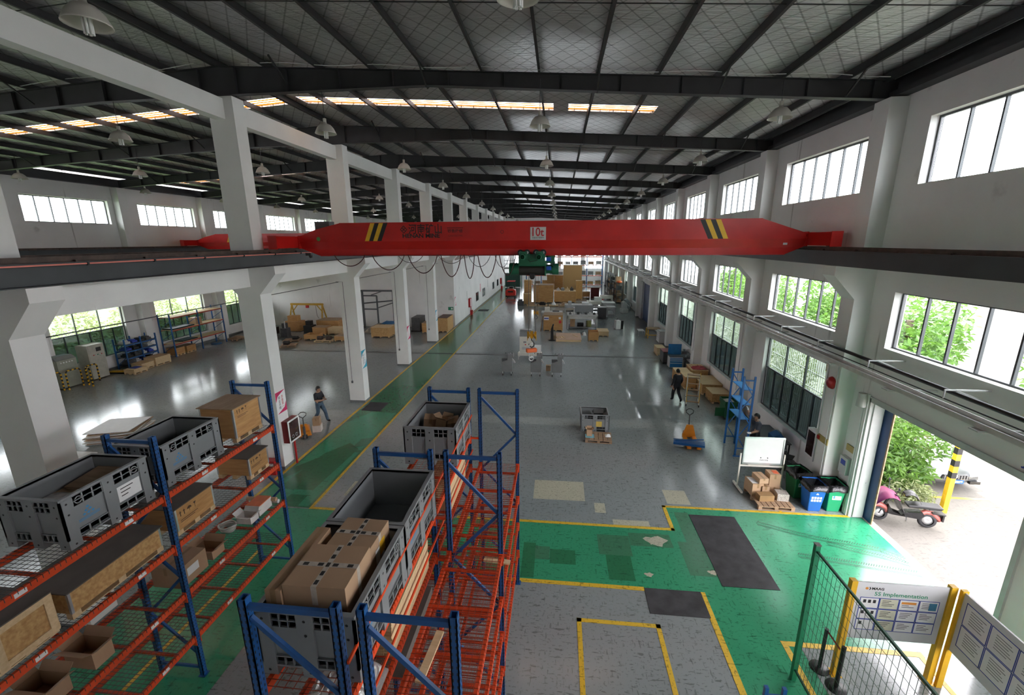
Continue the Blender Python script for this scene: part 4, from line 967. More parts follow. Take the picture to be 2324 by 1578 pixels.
pp = MB().box((0,0,0),(.30,.22,.006),rx=.5); o = pp.build('paper_sheets', M_PAPER); o.location = (-10.74,18.17,1.23); o.rotation_euler = (0,0,-1.75); tag(o, 'white papers in the hands of the walking man', 'papers')
human('man in dark overalls walking away beside the crates', (6.32,22.5,0), .35, pose(
    knL=(-.10,.16,.49),anL=(-.11,.16,.09),toL=(-.12,.31,.05),knR=(.11,.0,.49),anR=(.13,-.26,.12),toR=(.14,-.15,.035),
    elL=(-.27,-.06,1.15),wrL=(-.29,.05,.92),haL=(-.29,.08,.83),elR=(.27,-.03,1.15),wrR=(.25,.08,.93),haR=(.24,.12,.85)), M_OVERALL, M_OVERALL, longsleeve=True)
human('worker with white gloves reaching up at the blue steel shelf', (7.78,16.62,0), 1.75, pose(
    elR=(.30,.14,1.62),wrR=(.24,.26,1.84),haR=(.22,.29,1.93),elL=(-.26,.10,1.16),wrL=(-.24,.34,1.08),haL=(-.23,.43,1.08)), M_WORK, M_OVERALL, gloves=M_WHITE)
# ------------------------------------------------------------------ loading door
wd = sroot('door_1')
MB().bx(9.02,9.42,12.78,12.90,0,3.85).bx(9.02,9.10,8.2,12.9,3.75,3.90).bx(9.02,9.42,8.25,8.35,0,3.85).build('door_frame', M_LGREY, wd)
MB().bx(8.98,9.03,12.84,12.95,0,3.95).bx(8.98,9.00,12.97,13.03,0,3.95).build('door_track', M_WHITE, wd)
MB().bx(9.43,9.49,12.45,13.1,.02,3.7).build('door_leaf', pm('blue door',(.012,.05,.16),.4), wd)
lf = MB().bx(9.12,9.40,12.74,12.79,.02,3.72).build('door_leaf', M_LGREY, wd); MB().cyl((9.3,12.73,1.2),(9.3,12.70,1.2),.02,n=8).build('door_handle', M_CHROME, lf)
MB().bx(9.38,9.44,8.3,12.8,3.66,3.76).build('door_head', MATS['blue door'], wd)
MB().bx(9.43,9.46,12.40,12.45,.02,3.7).build('door_edge', M_PALLET, wd)
MB().bx(9.40,9.62,8.0,12.9,-.2,.004).build('door_threshold', M_BEIGE, wd)
wd2 = sroot('door_2')
yk = 12.78+35
MB().bx(9.1,9.16,yk-4.4,yk-.3,0.01,3.9).build('door_leaf', MATS['blue door'], wd2); MB().bx(8.9,9.07,yk-.3,yk+.9,0.01,4.0).build('door_leaf', M_LGREY, wd2)
text('J', .36, M_BLUEINK, wd, (9.065,8.62,4.15), (math.pi/2,0,-math.pi/2))
# ------------------------------------------------------------------ things along the right wall, near the door
def wastebin(label, loc, mat, rz=0.0, note=None, h=.92, white=False):
    t = thing('waste_bin', label, 'bin', loc, rz, 'waste bins beside the door'); w, d, b = .25, .28, .18
    vs = [(-b,-b*1.1,0),(b,-b*1.1,0),(b,b*1.1,0),(-b,b*1.1,0),(-w,-d,h),(w,-d,h),(w,d,h),(-w,d,h)]
    MB().add(vs, [(0,3,2,1),(0,1,5,4),(1,2,6,5),(2,3,7,6),(3,0,4,7)]).build('body', mat, t, bevel=.02)
    g = MB(); n = 24; rnd = random.Random(len(label)); R1, R2, R3 = [], [], []
    for i in range(n):
        a = 2*math.pi*i/n; c, s = math.cos(a), math.sin(a); q = max(abs(c),abs(s)); x, y = c/q, s/q
        R1.append((x*(w+.025),y*(d+.025),h-.16-.06*rnd.random())); R2.append((x*(w+.02),y*(d+.02),h+.03+.015*rnd.random())); R3.append((x*w*.62,y*d*.62,h-.30-.1*rnd.random()))
    g.add(R1+R2+R3, [(k*n+i,k*n+(i+1)%n,(k+1)*n+(i+1)%n,(k+1)*n+i) for k in (0,1) for i in range(n)]+[tuple(2*n+i for i in range(n))], True)
    g.build('bin_liner', M_BAG, t)
    if note:
        k = (d-b*1.1)/h
        q = MB()
        if white:
            for r in (0,1):
                for i in range(4): q.box((-.12+.08*i, -b*1.1-k*(.40+.10*r)-.003, .40+.10*r),(.06,.003,.07))
            q.add([(.05*math.cos(a),-b*1.1-k*.62-.004,.64+.05*math.sin(a)) for a in (math.pi/2,math.pi/2+2.094,math.pi/2+4.189)], [(0,1,2)])
            q.build('bin_print', M_WHITE, t)
        else:
            q.box((.02,-b*1.1-k*.52-.003,.52),(.26,.004,.15)); q.build('bin_label', M_PAPER, t)
            MB().box((-.06,-b*1.1-k*.52-.006,.53),(.05,.003,.09)).build('bin_pictogram', M_SKYINK, t)
    return t
M_BGREEN = pm('green bin plastic',(.012,.30,.13),.4,var=.05); M_BDGREEN = pm('dark green bin plastic',(.012,.14,.05),.4); M_BBLUE = pm('blue bin plastic',(.010,.11,.42),.4,var=.05)
wastebin('blue waste bin with white recycling print and black liner', (8.12,13.16,0), M_BBLUE, note=1, white=True)
wastebin('bright green waste bin with white label nearest the door', (8.70,13.20,0), M_BGREEN, note=1)
wastebin('dark green waste bin behind the blue one', (8.0,13.86,0), M_BDGREEN, rz=.15, note=1, h=.95)
def pallet(label, loc, sx=1.1, sy=1.1, rz=0.0, n=7, group=None, mat=None):
    t = thing('wooden_pallet', label, 'pallet', loc, rz, group); M_ = mat or M_PALLET; w = sx/n
    me = MB().bx(-w/2+.012,w/2-.012,-sy/2,sy/2,.118,.14).mesh('slat'); me.materials.append(M_)
    for i in range(n): link('slat', me, t, (-sx/2+(i+.5)*w,0,0))
    for y in (-sy/2+.05,0,sy/2-.05):
        MB().bx(-sx/2,sx/2,y-.045,y+.045,.098,.118).build('stringer', M_, t)
        for x in (-sx/2+.06,0,sx/2-.06): MB().bx(x-.055,x+.055,y-.045,y+.045,.018,.098).build('block', M_, t)
        MB().bx(-sx/2,sx/2,y-.045,y+.045,0,.018).build('bottom_slat', M_, t)
    return t
pallet('worn wooden pallet with parcels in front of the whiteboard', (6.98,13.45,0), 1.1, 1.15)
for l,x,y,z,sx,sy,h,rz,mt in (('large white wrapped parcel at the left of the door pallet',6.60,13.72,.14,.36,.50,.42,.1,None),('brown parcel in the middle under the long box',6.86,13.62,.14,.22,.36,.36,0,None),('long brown box lying on top of the parcels',6.78,13.74,.562,.30,.46,.17,.12,None),
    ('tall brown box with red label at the back right of the pallet',7.22,13.85,.37,.34,.36,.44,0,None),('brown box under the tall one with red label',7.24,13.85,.14,.34,.34,.228,0,None),('parcel wrapped in crumpled brown tape at the pallet front',6.78,13.28,.14,.46,.26,.20,.08,M_TAPE),('box wrapped in printed white tape at the pallet right',7.32,13.36,.14,.34,.30,.24,-.1,pm('white printed tape wrap',(.62,.58,.52),.35,scale=30,col2=(.30,.27,.24)))):
    b = carton(l, (x,y,z), sx, sy, h, rz, mat=mt, tape=mt is None, group='parcels on the door pallet')
    if 'red label' in l and 'tall' in l: MB().bx(-.02,.14,-.1,.12,h+.0016,h+.003).build('red_label', pm('red shipping label',(.75,.14,.05),.6), b)
    if 'white wrapped' in l: MB().bx(-.16,.1,-.2,.2,h+.0016,h+.003).build('shipping_label', M_PAPER, b)
t = thing('whiteboard', 'mobile whiteboard on a cream stand behind the parcel pallet', 'whiteboard', (0,14.15,0))
MB().bx(6.36,7.56,-.015,.0,.98,1.86).build('writing_surface', pm('whiteboard enamel',(.83,.84,.83),.25,var=.02), t)
MB().bx(6.32,7.60,-.03,.015,1.86,1.91).bx(6.32,7.60,-.03,.015,.93,.98).bx(6.32,6.36,-.03,.015,.98,1.86).bx(7.56,7.60,-.03,.015,.98,1.86).build('board_frame', M_CHROME, t)
for x in (6.26,7.66):
    MB().bx(x-.02,x+.02,-.02,.02,.08,1.30).build('leg', M_CREAM, t); MB().bx(x-.03,x+.03,-.42,.32,.04,.10).build('foot', M_CREAM, t)
MB().bx(6.28,7.64,-.02,.02,.83,.89).build('crossbar', M_CREAM, t); MB().bx(6.5,7.2,-.07,-.02,.905,.925).build('pen_tray', M_CREAM, t)
MB().bx(6.88,7.14,-.018,-.016,.985,1.16).build('pinned_note', M_PAPER, t)
text('内部交流板', .055, M_INK, t, (7.01,-.0185,1.08), (math.pi/2,0,0))
for x in (6.90,7.12): MB().ball((x,-.02,1.17),.018,8,6).build('magnet', M_BLACK, t)
def folding_chair(label, loc, rz):
    t = thing('step_stool', label, 'stool', loc, rz)
    for s in (-.2,.2):
        MB().tube([(s,-.22,0),(s,.05,.45),(s,.14,.80),(s*.6,.16,.86)], .012, 6).build('leg', M_DGREY, t); MB().tube([(s,.25,0),(s,-.12,.46)], .012, 6).build('leg', M_DGREY, t)
    MB().bx(-.2,.2,-.2,.14,.44,.465).build('seat', M_BLACK, t); MB().bx(-.19,.19,.10,.16,.68,.84).build('backrest', M_BLACK, t)
    return t
folding_chair('black folding chair beside the whiteboard under the window', (8.25,15.2,0), .5)
folding_chair('second black folding chair behind, against the window wall', (8.62,15.75,0), .9)
t = thing('work_table', 'dark work table with vice and boxes under the window behind the whiteboard', 'table', (8.35,17.0,0))
MB().bx(-.32,.55,-.9,.9,.74,.78).build('table_top', M_DGREY, t)
for x in (-.28,.5):
    for y in (-.85,.85): MB().bx(x-.02,x+.02,y-.02,y+.02,0,.74).build('leg', M_BLACK, t)
o = MB().prism([(-.22,0),(.22,0),(.22,.16),(.05,.34),(-.22,.20)], 'y', -.2, .2).build('blue_tool_box', pm('blue plastic',(.015,.10,.26),.45)); o.location = (8.5,16.45,.78); tag(o, 'open blue plastic box on the dark work table', 'box')
o = MB().bx(-.12,.12,-.15,.15,0,.12).bx(-.10,.10,-.13,.13,.12,.17).build('grey_tool_case', M_GREY); o.location = (8.72,16.9,.78); tag(o, 'grey case on the work table against the wall', 'case')
# blue steel shelf
t = thing('steel_shelf', 'narrow blue steel shelf where the gloved worker stands', 'shelf', (7.05,16.5,0)); M_SB = pm('shelf blue',(.015,.13,.38),.4)
for x in (.03,.43):
    for y in (.03,1.15): MB().bx(x-.03,x+.03,y-.03,y+.03,0,3.28).build('post', M_SB, t); 
for z in (1.55,2.15,2.75): MB().bx(.06,.40,.06,1.12,z-.03,z).build('shelf_board', pm('light blue board',(.035,.24,.58),.45), t)
for y in (.03,1.15):
    MB().bx(.06,.40,y-.015,y+.015,3.10,3.15).build('brace', M_SB, t); MB().bx(.06,.40,y-.015,y+.015,.30,.34).build('brace', M_SB, t)
    z = 3.08; s = 1
    while z > .6: MB().bar((.06 if s > 0 else .40,y,z),(.40 if s > 0 else .06,y,z-.55),.03).build('brace', M_SB, t); z -= .57; s = -s
MB().bx(-.06,.46,-.06,.0,0,.03).build('foot_bar', M_SB, t)
# green cart, step ladder
t = thing('tool_cart', 'dark green tool cart between the crates and the blue shelf', 'cart', (8.2,20.5,0)); M_CG = pm('cart green',(.010,.09,.030),.45)
MB().bx(-.25,.25,-.35,.35,.12,.70).build('cabinet', M_CG, t); MB().bx(-.29,.29,-.39,.39,.80,.84).bx(-.29,-.27,-.39,.39,.70,.92).bx(.27,.29,-.39,.39,.70,.92).bx(-.27,.27,-.39,-.37,.70,.92).bx(-.27,.27,.37,.39,.70,.92).build('tray', M_CG, t)
MB().bx(-.70,-.27,-.36,-.33,.2,.62).build('open_door', M_CG, t)
for x in (-.2,.2):
    for y in (-.3,.3): MB().cyl((x-.02,y,.06),(x+.02,y,.06),.06,n=12).build('castor', M_TYRE, t)
crumple('rag_heap', 'grey rags on top of the green tool cart', 'rags', 7.98, 8.4, 20.25, 20.7, .845, .14, M_LGREY, 8, 3)
t = thing('step_ladder', 'wheeled step ladder with yellow rails in front of the crates', 'ladder', (7.1,22.35,0), -.25)
for s in (-.30,.30):
    MB().tube([(s,-.55,.08),(s,.28,1.42)], .022, 6).build('side_rail', M_CREAM, t); MB().tube([(s,-.62,.07),(s,.62,.07)], .02, 6).build('base_rail', M_CREAM, t)
    MB().tube([(s,.62,.07),(s,.45,1.42)], .02, 6).build('rear_leg', M_CREAM, t)
    MB().tube([(s,-.50,.16),(s,-.42,1.0),(s,.1,1.62),(s,.3,1.55)] if s > 0 else [(s,-.50,.16),(s,-.50,1.0)], .016, 6).build('handrail', M_YPAINT, t)
    for y in (-.6,.6): MB().cyl((s-.02,y,.055),(s+.02,y,.055),.055,n=12).build('castor', M_TYRE, t)
for i in range(5): MB().bx(-.28,.28,-.50+.165*i,-.36+.165*i,.22+.27*i-.03,.22+.27*i).build('tread', M_PALLET, t)
MB().bx(-.32,.32,.2,.52,1.41,1.45).build('platform', M_PALLET, t)
# crates along the window wall
crate('low pale crate nearest the green cart under the window', (8.52,22.78,0), .90, 1.05, .56, body=M_OSB, lid=M_PINE, strips=False)
crate('wide pale crate against the wall behind the ladder', (8.50,24.45,0), 1.05, 1.7, .62, body=M_OSB, lid=M_PINE, strips=False)
crate('pale crate with yellow front in the aisle behind the ladder', (7.60,24.95,0), .62, .95, .74, body=M_PLY, lid=M_PINE, strips=False)
crate('pale crate beside the man in overalls', (7.50,26.05,0), .80, 1.0, .70, body=M_PLY, lid=M_PINE, strips=False)
crate('crate with loose timber and red cloth on it by the wall', (8.48,26.35,0), .90, 1.3, .80, body=M_OSB, lid=M_PINE, strips=False)
crumple('red_cloth', 'crumpled red tarpaulin lying on the crates by the window', 'cloth', 8.06, 8.9, 25.75, 26.28, .825, .24, pm('red tarpaulin',(.32,.012,.025),.5,bump=.6,bscale=12), 12, 9)
for i in range(4):
    o = MB().bx(-.04,.04,-.3,.3,0,.04).build('timber_batten', M_PINE); o.location = (8.16+.17*i,26.62,.802); o.rotation_euler = (0,0,.1); tag(o, ('leftmost','second','third','rightmost')[i]+' loose batten on the crate beside the red tarpaulin', 'timber', 'loose battens on the crate')
t = thing('drawer_cabinet', 'blue and grey tool cabinet with raised blue back panel', 'cabinet', (7.85,28.95,0))
MB().bx(-.42,.42,-.3,.3,.08,.80).build('body', M_LGREY, t); MB().bx(-.44,.44,-.32,.32,.80,.84).build('worktop', M_DGREY, t)
MB().bx(-.42,.42,.26,.30,.84,1.55).build('back_panel', pm('cabinet blue',(.02,.17,.42),.4), t)
for i,(a,b) in enumerate(((.10,.40),(.41,.56),(.57,.68),(.69,.78))):
    d = MB().bx(-.39,.39,-.315,-.30,a,b-.01).build('drawer', MATS['cabinet blue'], t); MB().bx(-.37,.37,-.325,-.315,b-.035,b-.015).build('handle', M_WHITE, d)
for x in (-.35,.35):
    for y in (-.25,.25): MB().cyl((x-.02,y,.04),(x+.02,y,.04),.04,n=10).build('castor', M_TYRE, t)
t = thing('work_bench', 'dark grey workbench with machine parts beside the blue cabinet', 'bench', (8.62,29.5,0)); MB().bx(-.3,.40,-1.0,1.0,.74,.80).build('bench_top', M_DGREY, t)
for x in (-.25,.35):
    for y in (-.9,.9): MB().bx(x-.03,x+.03,y-.03,y+.03,0,.74).build('leg', M_DGREY, t)
for i,(y,h,l) in enumerate(((28.7,.22,'grey vice on the dark workbench'),(29.7,.30,'dark grey gearbox at the far end of the workbench'))):
    o = MB().bx(-.15,.15,-.12,.12,0,h*.6).cyl((0,0,h*.6),(0,0,h),.08,n=12).build('machine_part', M_GREY); o.location = (8.6,y,.80); tag(o, l, 'part')
t = thing('tool_trolley', 'dark tool trolley behind the blue cabinet', 'trolley', (7.55,30.2,0)); MB().bx(-.3,.3,-.5,.5,.12,.85).build('body', M_DGREY, t); MB().bx(-.32,.32,-.52,.52,.85,.89).build('top_tray', pm('dark red tray',(.18,.01,.015),.4), t)
for x in (-.25,.25):
    for y in (-.4,.4): MB().cyl((x-.02,y,.06),(x+.02,y,.06),.06,n=10).build('castor', M_TYRE, t)
crate('pale crate alone near the floor channel by the right wall', (7.62,32.5,0), .58, 1.05, .60, body=M_PINE, lid=M_PINE, strips=False)
t = thing('drawer_unit', 'white metal drawer unit further along the right wall', 'cabinet', (8.6,36.6,0)); MB().bx(-.22,.4,-.5,.5,.02,.98).build('body', M_LGREY, t)
for i in range(5): MB().bx(-.24,-.22,-.47,.47,.06+i*.18,.20+i*.18).build('drawer', M_WHITE, t)
t = thing('yellow_bench', 'yellow framed bench with wooden top by the right wall', 'bench', (8.2,38.4,0)); MB().bx(-.4,.7,-.45,.45,.76,.82).build('bench_top', M_PALLET, t)
for x in (-.36,.66):
    for y in (-.41,.41): MB().bx(x-.035,x+.035,y-.035,y+.035,0,.76).build('leg', M_YPAINT, t)
MB().bx(-.36,.66,-.43,-.39,.25,.31).bx(-.38,-.34,-.41,.41,.25,.31).build('rail', M_YPAINT, t)
o = MB().tube([(.0,-.5,0),(.0,-.5,.45),(.0,.5,.45),(.0,.5,0)],.015,6).tube([(.5,-.5,0),(.5,-.5,.45),(.5,.5,.45),(.5,.5,0)],.015,6).bx(-.02,.52,-.5,.5,.44,.46).build('side_stand', M_LGREY); o.location=(7.2,39.3,0); tag(o,'small grey stand in front of the yellow bench','stand')
# wall fittings
o = MB().lathe([(.001,.10),(.09,.10),(.17,.05),(.19,0),(.20,-.02),(.001,-.02)], n=20).build('alarm_bell', pm('alarm red',(.40,.012,.015),.35)); o.location=(8.587-.025,13.92,3.95); o.rotation_euler=(0,-math.pi/2,0); tag(o,'round red alarm bell on the right column above the bins','bell')
t = thing('fire_cabinet', 'white framed fire cabinet on the right wall beside the column', 'cabinet', (8.98,14.95,0)); MB().bx(-.12,.08,-.25,.25,.9,1.9).build('box', M_WHITE, t); MB().bx(-.13,-.12,-.20,.20,.97,1.83).build('glass_door', pm('dark cabinet glass',(.03,.015,.015),.1), t)
t = thing('control_box', 'grey control box with screen on the wall beside the door', 'control box', (9.0,13.3,0)); MB().bx(-.08,.07,-.18,.16,1.2,1.75).build('case', M_LGREY, t); MB().bx(-.09,-.08,-.12,.08,1.5,1.66).build('screen', M_BLUEINK, t)
for y,q in ((13.60,8.587),(13.07,9.05)): o = MB().bx(q-.03,q,y,y+.5 if q < 9 else y+.35,1.95,2.15).build('junction_box', pm('ochre box',(.40,.29,.09),.5)); tag(o,'ochre cable box on the right column above the bins' if q < 9 else 'ochre cable box on the wall beside the door','box')
tag(MB().bx(8.52,8.585,14.0,14.1,1.99,2.11).build('call_point', pm('call red',(.5,.01,.015),.4)), 'small red fire call point on the right column', 'call point')
tag(MB().cyl((8.9,12.98,3.55),(8.9,12.98,3.95),.13,.11,n=16).build('siren', M_LGREY), 'pale cylindrical siren above the door corner', 'siren')
for i,(x,y) in enumerate(((8.56,13.68),(8.56,14.16),(8.56,20.75),(8.56,27.75))): tag(MB().cyl((x,y,.9+.2*i),(x,y,4.74),.018,n=6).build('conduit_pipe', M_LGREY), ('thin conduit on the near right column, left one','thin conduit on the near right column, right one','conduit on the second right column','conduit on the third right column')[i], 'pipe')
# ------------------------------------------------------------------ pallet trucks, floor bin
def pallet_truck(label, loc, rz, handle_tilt=.1):
    t = thing('pallet_truck', label, 'pallet truck', loc, rz); M_PO = pm('pallet truck orange',(.70,.24,.02),.4)
    for x in (-.19,.19):
        f = MB().bx(x-.08,x+.08,-1.15,0,.06,.12).build('fork', M_PO, t); MB().cyl((x-.04,-1.0,.04),(x+.04,-1.0,.04),.04,n=10).build('roller', M_TYRE, f)
    MB().prism([(-.28,.06),(.28,.06),(.13,.62),(-.13,.62)], 'y', 0, .05).prism([(-.26,.1),(.26,.1),(.22,.30),(-.22,.30)], 'y', .05, .16).build('body', M_PO, t)
    MB().cyl((0,.16,.12),(0,.16,.55),.05,n=12).build('pump', M_DGREY, t)
    for x in (-.07,.07): MB().cyl((x-.03,.16,.09),(x+.03,.16,.09),.09,n=14).build('steer_wheel', M_TYRE, t)
    q = handle_tilt; MB().tube([(0,.18,.45),(0,.18+q*.6,1.0)], .022, 8).build('handle_bar', M_DGREY, t)
    MB().tube([(0,.18+q*.6,.98),(-.13,.18+q*.75,1.08),(-.15,.18+q*.9,1.18),(-.06,.18+q,1.25),(.06,.18+q,1.25),(.15,.18+q*.9,1.18),(.13,.18+q*.75,1.08),(0,.18+q*.6,.98)], .018, 8).build('handle_loop', M_BLACK, t)
    return t
pallet_truck('orange pallet truck in the aisle carrying blue rack beams', (5.72,17.95,0), -.10)
for i in range(4):
    o = MB().bx(-.60,.60,-.045,.045,0,.10).build('rack_beam', pm('beam blue',(.01,.10,.30),.4)); o.location = (5.45+.03*i,17.0+.10*i,.122); o.rotation_euler = (0,0,-.22+.015*i); tag(o, ('front','second','third','rear')[i]+' blue steel beam lying across the pallet truck forks', 'beam', 'blue beams on the pallet truck')
o = MB().bar((-.55,-.05,.0),(.55,.12,.10),.04).build('rack_brace', MATS['beam blue']); o.location=(5.5,17.15,.24); o.rotation_euler=(0,0,-.22); tag(o,'thin blue brace lying on the blue beams','brace')
pallet_truck('orange pallet truck parked beside the white column and fire cabinet', (-10.95,16.55,0), 3.75, .05)
carton('brown parcel standing behind the parked pallet truck', (-10.75,17.25,.30), .30, .30, .35, .3)
carton('white film wrapped parcel under the brown one by the parked truck', (-10.75,17.25,0), .36, .36, .298, .3, mat=pm('white wrapped carton',(.62,.55,.5),.35), tape=False)
gb = bin_('grey plastic bin standing alone on the open floor', (1.74,18.75,0), L=.98, Wd=1.25, H=.80, logo=False, group='grey plastic pallet bins on the floor')
MB().bx(.05,.30,-.494,-.491,.25,.50).build('yellow_note', pm('yellow note',(.62,.45,.10),.6), gb)
carton('dark open box inside the lone grey bin', (1.95,18.85,.185), .45, .4, .40, open_=True, mat=M_DGREY)
pallet('small wooden pallet in front of the lone grey bin', (1.84,17.55,0), 1.12, .86, -.06, 6)
carton('small brown open box on the small pallet', (1.45,17.55,.16), .22, .20, .30, open_=True)
tag(MB().bx(1.28,1.66,17.32,17.66,.141,.158).build('blue_sheet', pm('pale blue foam',(.25,.55,.65),.6)), 'pale blue foam sheet under the small brown box', 'sheet')
crumple('paper_wad', 'crumpled white paper on the small pallet', 'paper', 2.12, 2.36, 17.45, 17.72, .142, .12, M_PAPER, 7, 4)
# ------------------------------------------------------------------ white columns: posters, hose cabinet
def poster(label, x, y, z, w, h, edge, lines, ink):
    t = thing('wall_poster', label, 'poster', (x,y,z)); MB().bx(0,.006,-w/2,w/2,-h/2,h/2).build('sheet', M_PAPER, t)
    for s in (-1,1):
        c = [(s*w/2*-1,s*h/2)]; pts = [(-s*w/2, s*h/2),(s*w/2, s*h/2),(s*w*.15,s*h*.42),(-s*w*.3,s*h*.30),(-s*w/2,s*h*.05)]
        MB().prism(pts, 'x', .006, .008).build('coloured_corner', edge, t)
    for i,(s,m) in enumerate(lines): 
        text('\n'.join(s), h/len(s)*.62, m, t, (.008,-w*.16+w*.30*i,-.02), (math.pi/2,0,math.pi/2), sx=.9)
    return t
M_PINKP = pm('crimson poster print',(.62,.02,.12),.5); M_TEAL = pm('teal poster print',(.02,.35,.50),.5)
def poster_text(*cols): return [(list(c),m) for c,m in cols]
poster('white and crimson poster on the near column above the hose cabinet', -10.097, 14.11, 2.62, .56, .82, M_PINKP, poster_text(('精益求精',M_INK),('质量第一',M_REDINK)), M_INK)
poster('white and teal poster on the second column', -10.097, 21.11, 2.35, .56, .95, M_TEAL, poster_text(('安全生产',M_INK),('人人有责',M_TEAL)), M_INK)
poster('white and crimson poster on the third column', -10.097, 28.11, 2.30, .56, .90, M_PINKP, poster_text(('团结奋进',M_REDINK),), M_INK)
poster('white and teal poster on the fourth column', -10.097, 35.11, 2.30, .56, .90, M_TEAL, poster_text(('文明施工',M_TEAL),), M_INK)
poster('narrow red and white poster on the office wall corner', -10.088, 42.0, 2.55, .45, .85, M_PINKP, poster_text(('严禁烟火',M_REDINK),), M_INK)
t = thing('hose_cabinet', 'red fire hose cabinet with white framed glass door on the near column', 'cabinet', (-10.09,14.28,0)); M_FR = pm('fire red',(.20,.008,.012),.4)
MB().bx(0,.24,-.34,.34,1.03,1.88).build('box', M_FR, t); d = MB().bx(.24,.26,-.35,.35,1.02,1.08).bx(.24,.26,-.35,.35,1.83,1.89).bx(.24,.26,-.35,-.29,1.08,1.83).bx(.24,.26,.29,.35,1.08,1.83).build('door_frame', M_WHITE, t)
MB().bx(.242,.25,-.29,.29,1.08,1.83).build('glass', pm('hose cabinet glass',(.05,.02,.02),.06), t)
for q in (-.12,.1): MB().tube([(.251,q+.06*math.cos(a),1.22+.06*math.sin(a)) for a in [i*math.pi/6 for i in range(13)]],.012,5).build('hose_coupling', M_CHROME, t)
tag(MB().cyl((-9.97,14.38,0),(-9.97,14.38,1.03),.04,n=10).build('red_pipe', MATS['alarm red']), 'red water pipe below the hose cabinet', 'pipe')
t = thing('extinguisher_box', 'red fire extinguisher box on the floor at the foot of the column', 'box', (-10.5,13.55,0)); MB().bx(-.3,.3,-.14,.14,.0,.55).build('body', MATS['alarm red'], t); MB().bx(.05,.25,-.142,-.14,.35,.45).build('label_plate', M_PAPER, t)
for k in range(2,5):
    y = 6.818+7*k
    t = thing('air_line', 'thin compressed air pipe on the front of the %s column' % ('second','third','fourth')[k-2], 'pipe', (-10.7,y-.03,0)); MB().tube([(0,0,1.2),(0,0,5.6),(0,0,6.4),(-.35,0,6.4)], .012, 5).build('pipe', M_DGREY, t); MB().bx(-.04,.04,-.03,.03,1.1,1.22).build('valve', M_DGREY, t)
MB().tube([(-11.4,6,6.3),(-11.4,41,6.3)], .016, 5).build('ring_main', M_DGREY); tag(bpy.data.objects['ring_main'], 'long thin pipe hung below the tie beams of the column row', 'pipe')
# ------------------------------------------------------------------ notice boards, green fence, barrier posts
M_BOARD = pm('notice board white', (.70,.71,.72), .45, var=.03)
t = thing('notice_board', 'white 5S notice board between yellow posts', 'notice board', (0,7.42,0))
for x in (5.56,7.24): MB().bx(x-.05,x+.05,-.05,.05,.012,2.19).build('post', M_YPAINT, t); MB().bx(x-.10,x+.10,-.10,.10,0,.012).build('base_plate', M_YPAINT, t)
MB().bx(5.62,7.18,-.02,.01,.90,2.16).build('panel', M_BOARD, t)
R = (math.pi/2,0,0)
text('MAAG', .075, M_INK, t, (5.99,-.0215,2.035), R, bold=.002); text('5S Implementation', .115, M_GREENINK, t, (6.40,-.0215,1.925), R, bold=.0015, sx=1.05)
MB().lathe([(.001,0),(.028,0)], n=12).build('logo_dot', pm('logo orange',(.75,.30,.05),.5), t, (5.80,-.0215,2.035)).rotation_euler = R
MB().prism([(5.835,2.065),(5.855,2.065),(5.872,2.035),(5.855,2.005),(5.835,2.005),(5.852,2.035)], 'y', -.0215, -.021).build('logo_chevron', M_INK, t)
pics = ['',M_PAPER]
for r in range(3):
    for c in range(4):
        x0, z1 = 5.72+.34*c, 1.84-.245*r
        fr = MB(); fr.bx(x0,x0+.335,-.023,-.021,z1-.24,z1-.228).bx(x0,x0+.335,-.023,-.021,z1-.012,z1).bx(x0,x0+.012,-.023,-.021,z1-.24,z1).bx(x0+.323,x0+.335,-.023,-.021,z1-.24,z1)
        f_ = fr.build('blue_frame', M_BLUEINK, t)
        sh = pm('certificate paper',(.66,.66,.50),.6) if c == 1 else M_PAPER
        MB().bx(x0+.012,x0+.323,-.0222,-.0212,z1-.228,z1-.012).build('sheet', sh, f_)
        g = MB()
        if c == 0:
            for i in range(3 if r < 2 else 1): g.bx(x0+.06+.085*i,x0+.11+.085*i,-.0228,-.0222,z1-.12,z1-.05)
        else:
            for i in range(4): g.bx(x0+.05,x0+.17+.03*((i*7+r+c)%4),-.0228,-.0222,z1-.06-.035*i,z1-.05-.035*i)
        g.build('print', M_INK, f_)
        if (r,c) == (0,3): MB().bx(x0+.17,x0+.30,-.023,-.0223,z1-.20,z1-.04).build('photo', pm('teal print',(.05,.22,.36),.5), f_)
        if (r,c) == (0,2): MB().bx(x0+.04,x0+.29,-.023,-.0223,z1-.10,z1-.05).build('photo', MATS['logo orange'], f_)
t = thing('notice_board', 'second grey notice board at right angle, partly out of frame', 'notice board', (7.36,0,0))
MB().bx(-.015,.015,5.0,7.32,.90,2.16).build('panel', M_BOARD, t)
for y in (7.33,4.95): MB().bx(-.05,.05,y-.03,y+.03,.0,2.19).build('post', M_YPAINT, t)
for r in range(2):
    for c in range(4):
        y1, z1 = 7.22-.46*c, 2.03-.47*r; fr = MB()
        fr.bx(-.018,-.0155,y1-.45,y1,z1-.46,z1-.445).bx(-.018,-.0155,y1-.45,y1,z1-.015,z1).bx(-.018,-.0155,y1-.45,y1-.437,z1-.46,z1).bx(-.018,-.0155,y1-.013,y1,z1-.46,z1)
        f_ = fr.build('blue_frame', M_BLUEINK, t); MB().bx(-.0172,-.0155,y1-.437,y1-.013,z1-.445,z1-.015).build('sheet', M_PAPER, f_)
        g = MB()
        for i in range(6): g.bx(-.0178,-.0172,y1-.38+.03*((i*5+c)%3),y1-.10,z1-.10-.05*i,z1-.085-.05*i)
        g.build('print', M_GREY, f_)
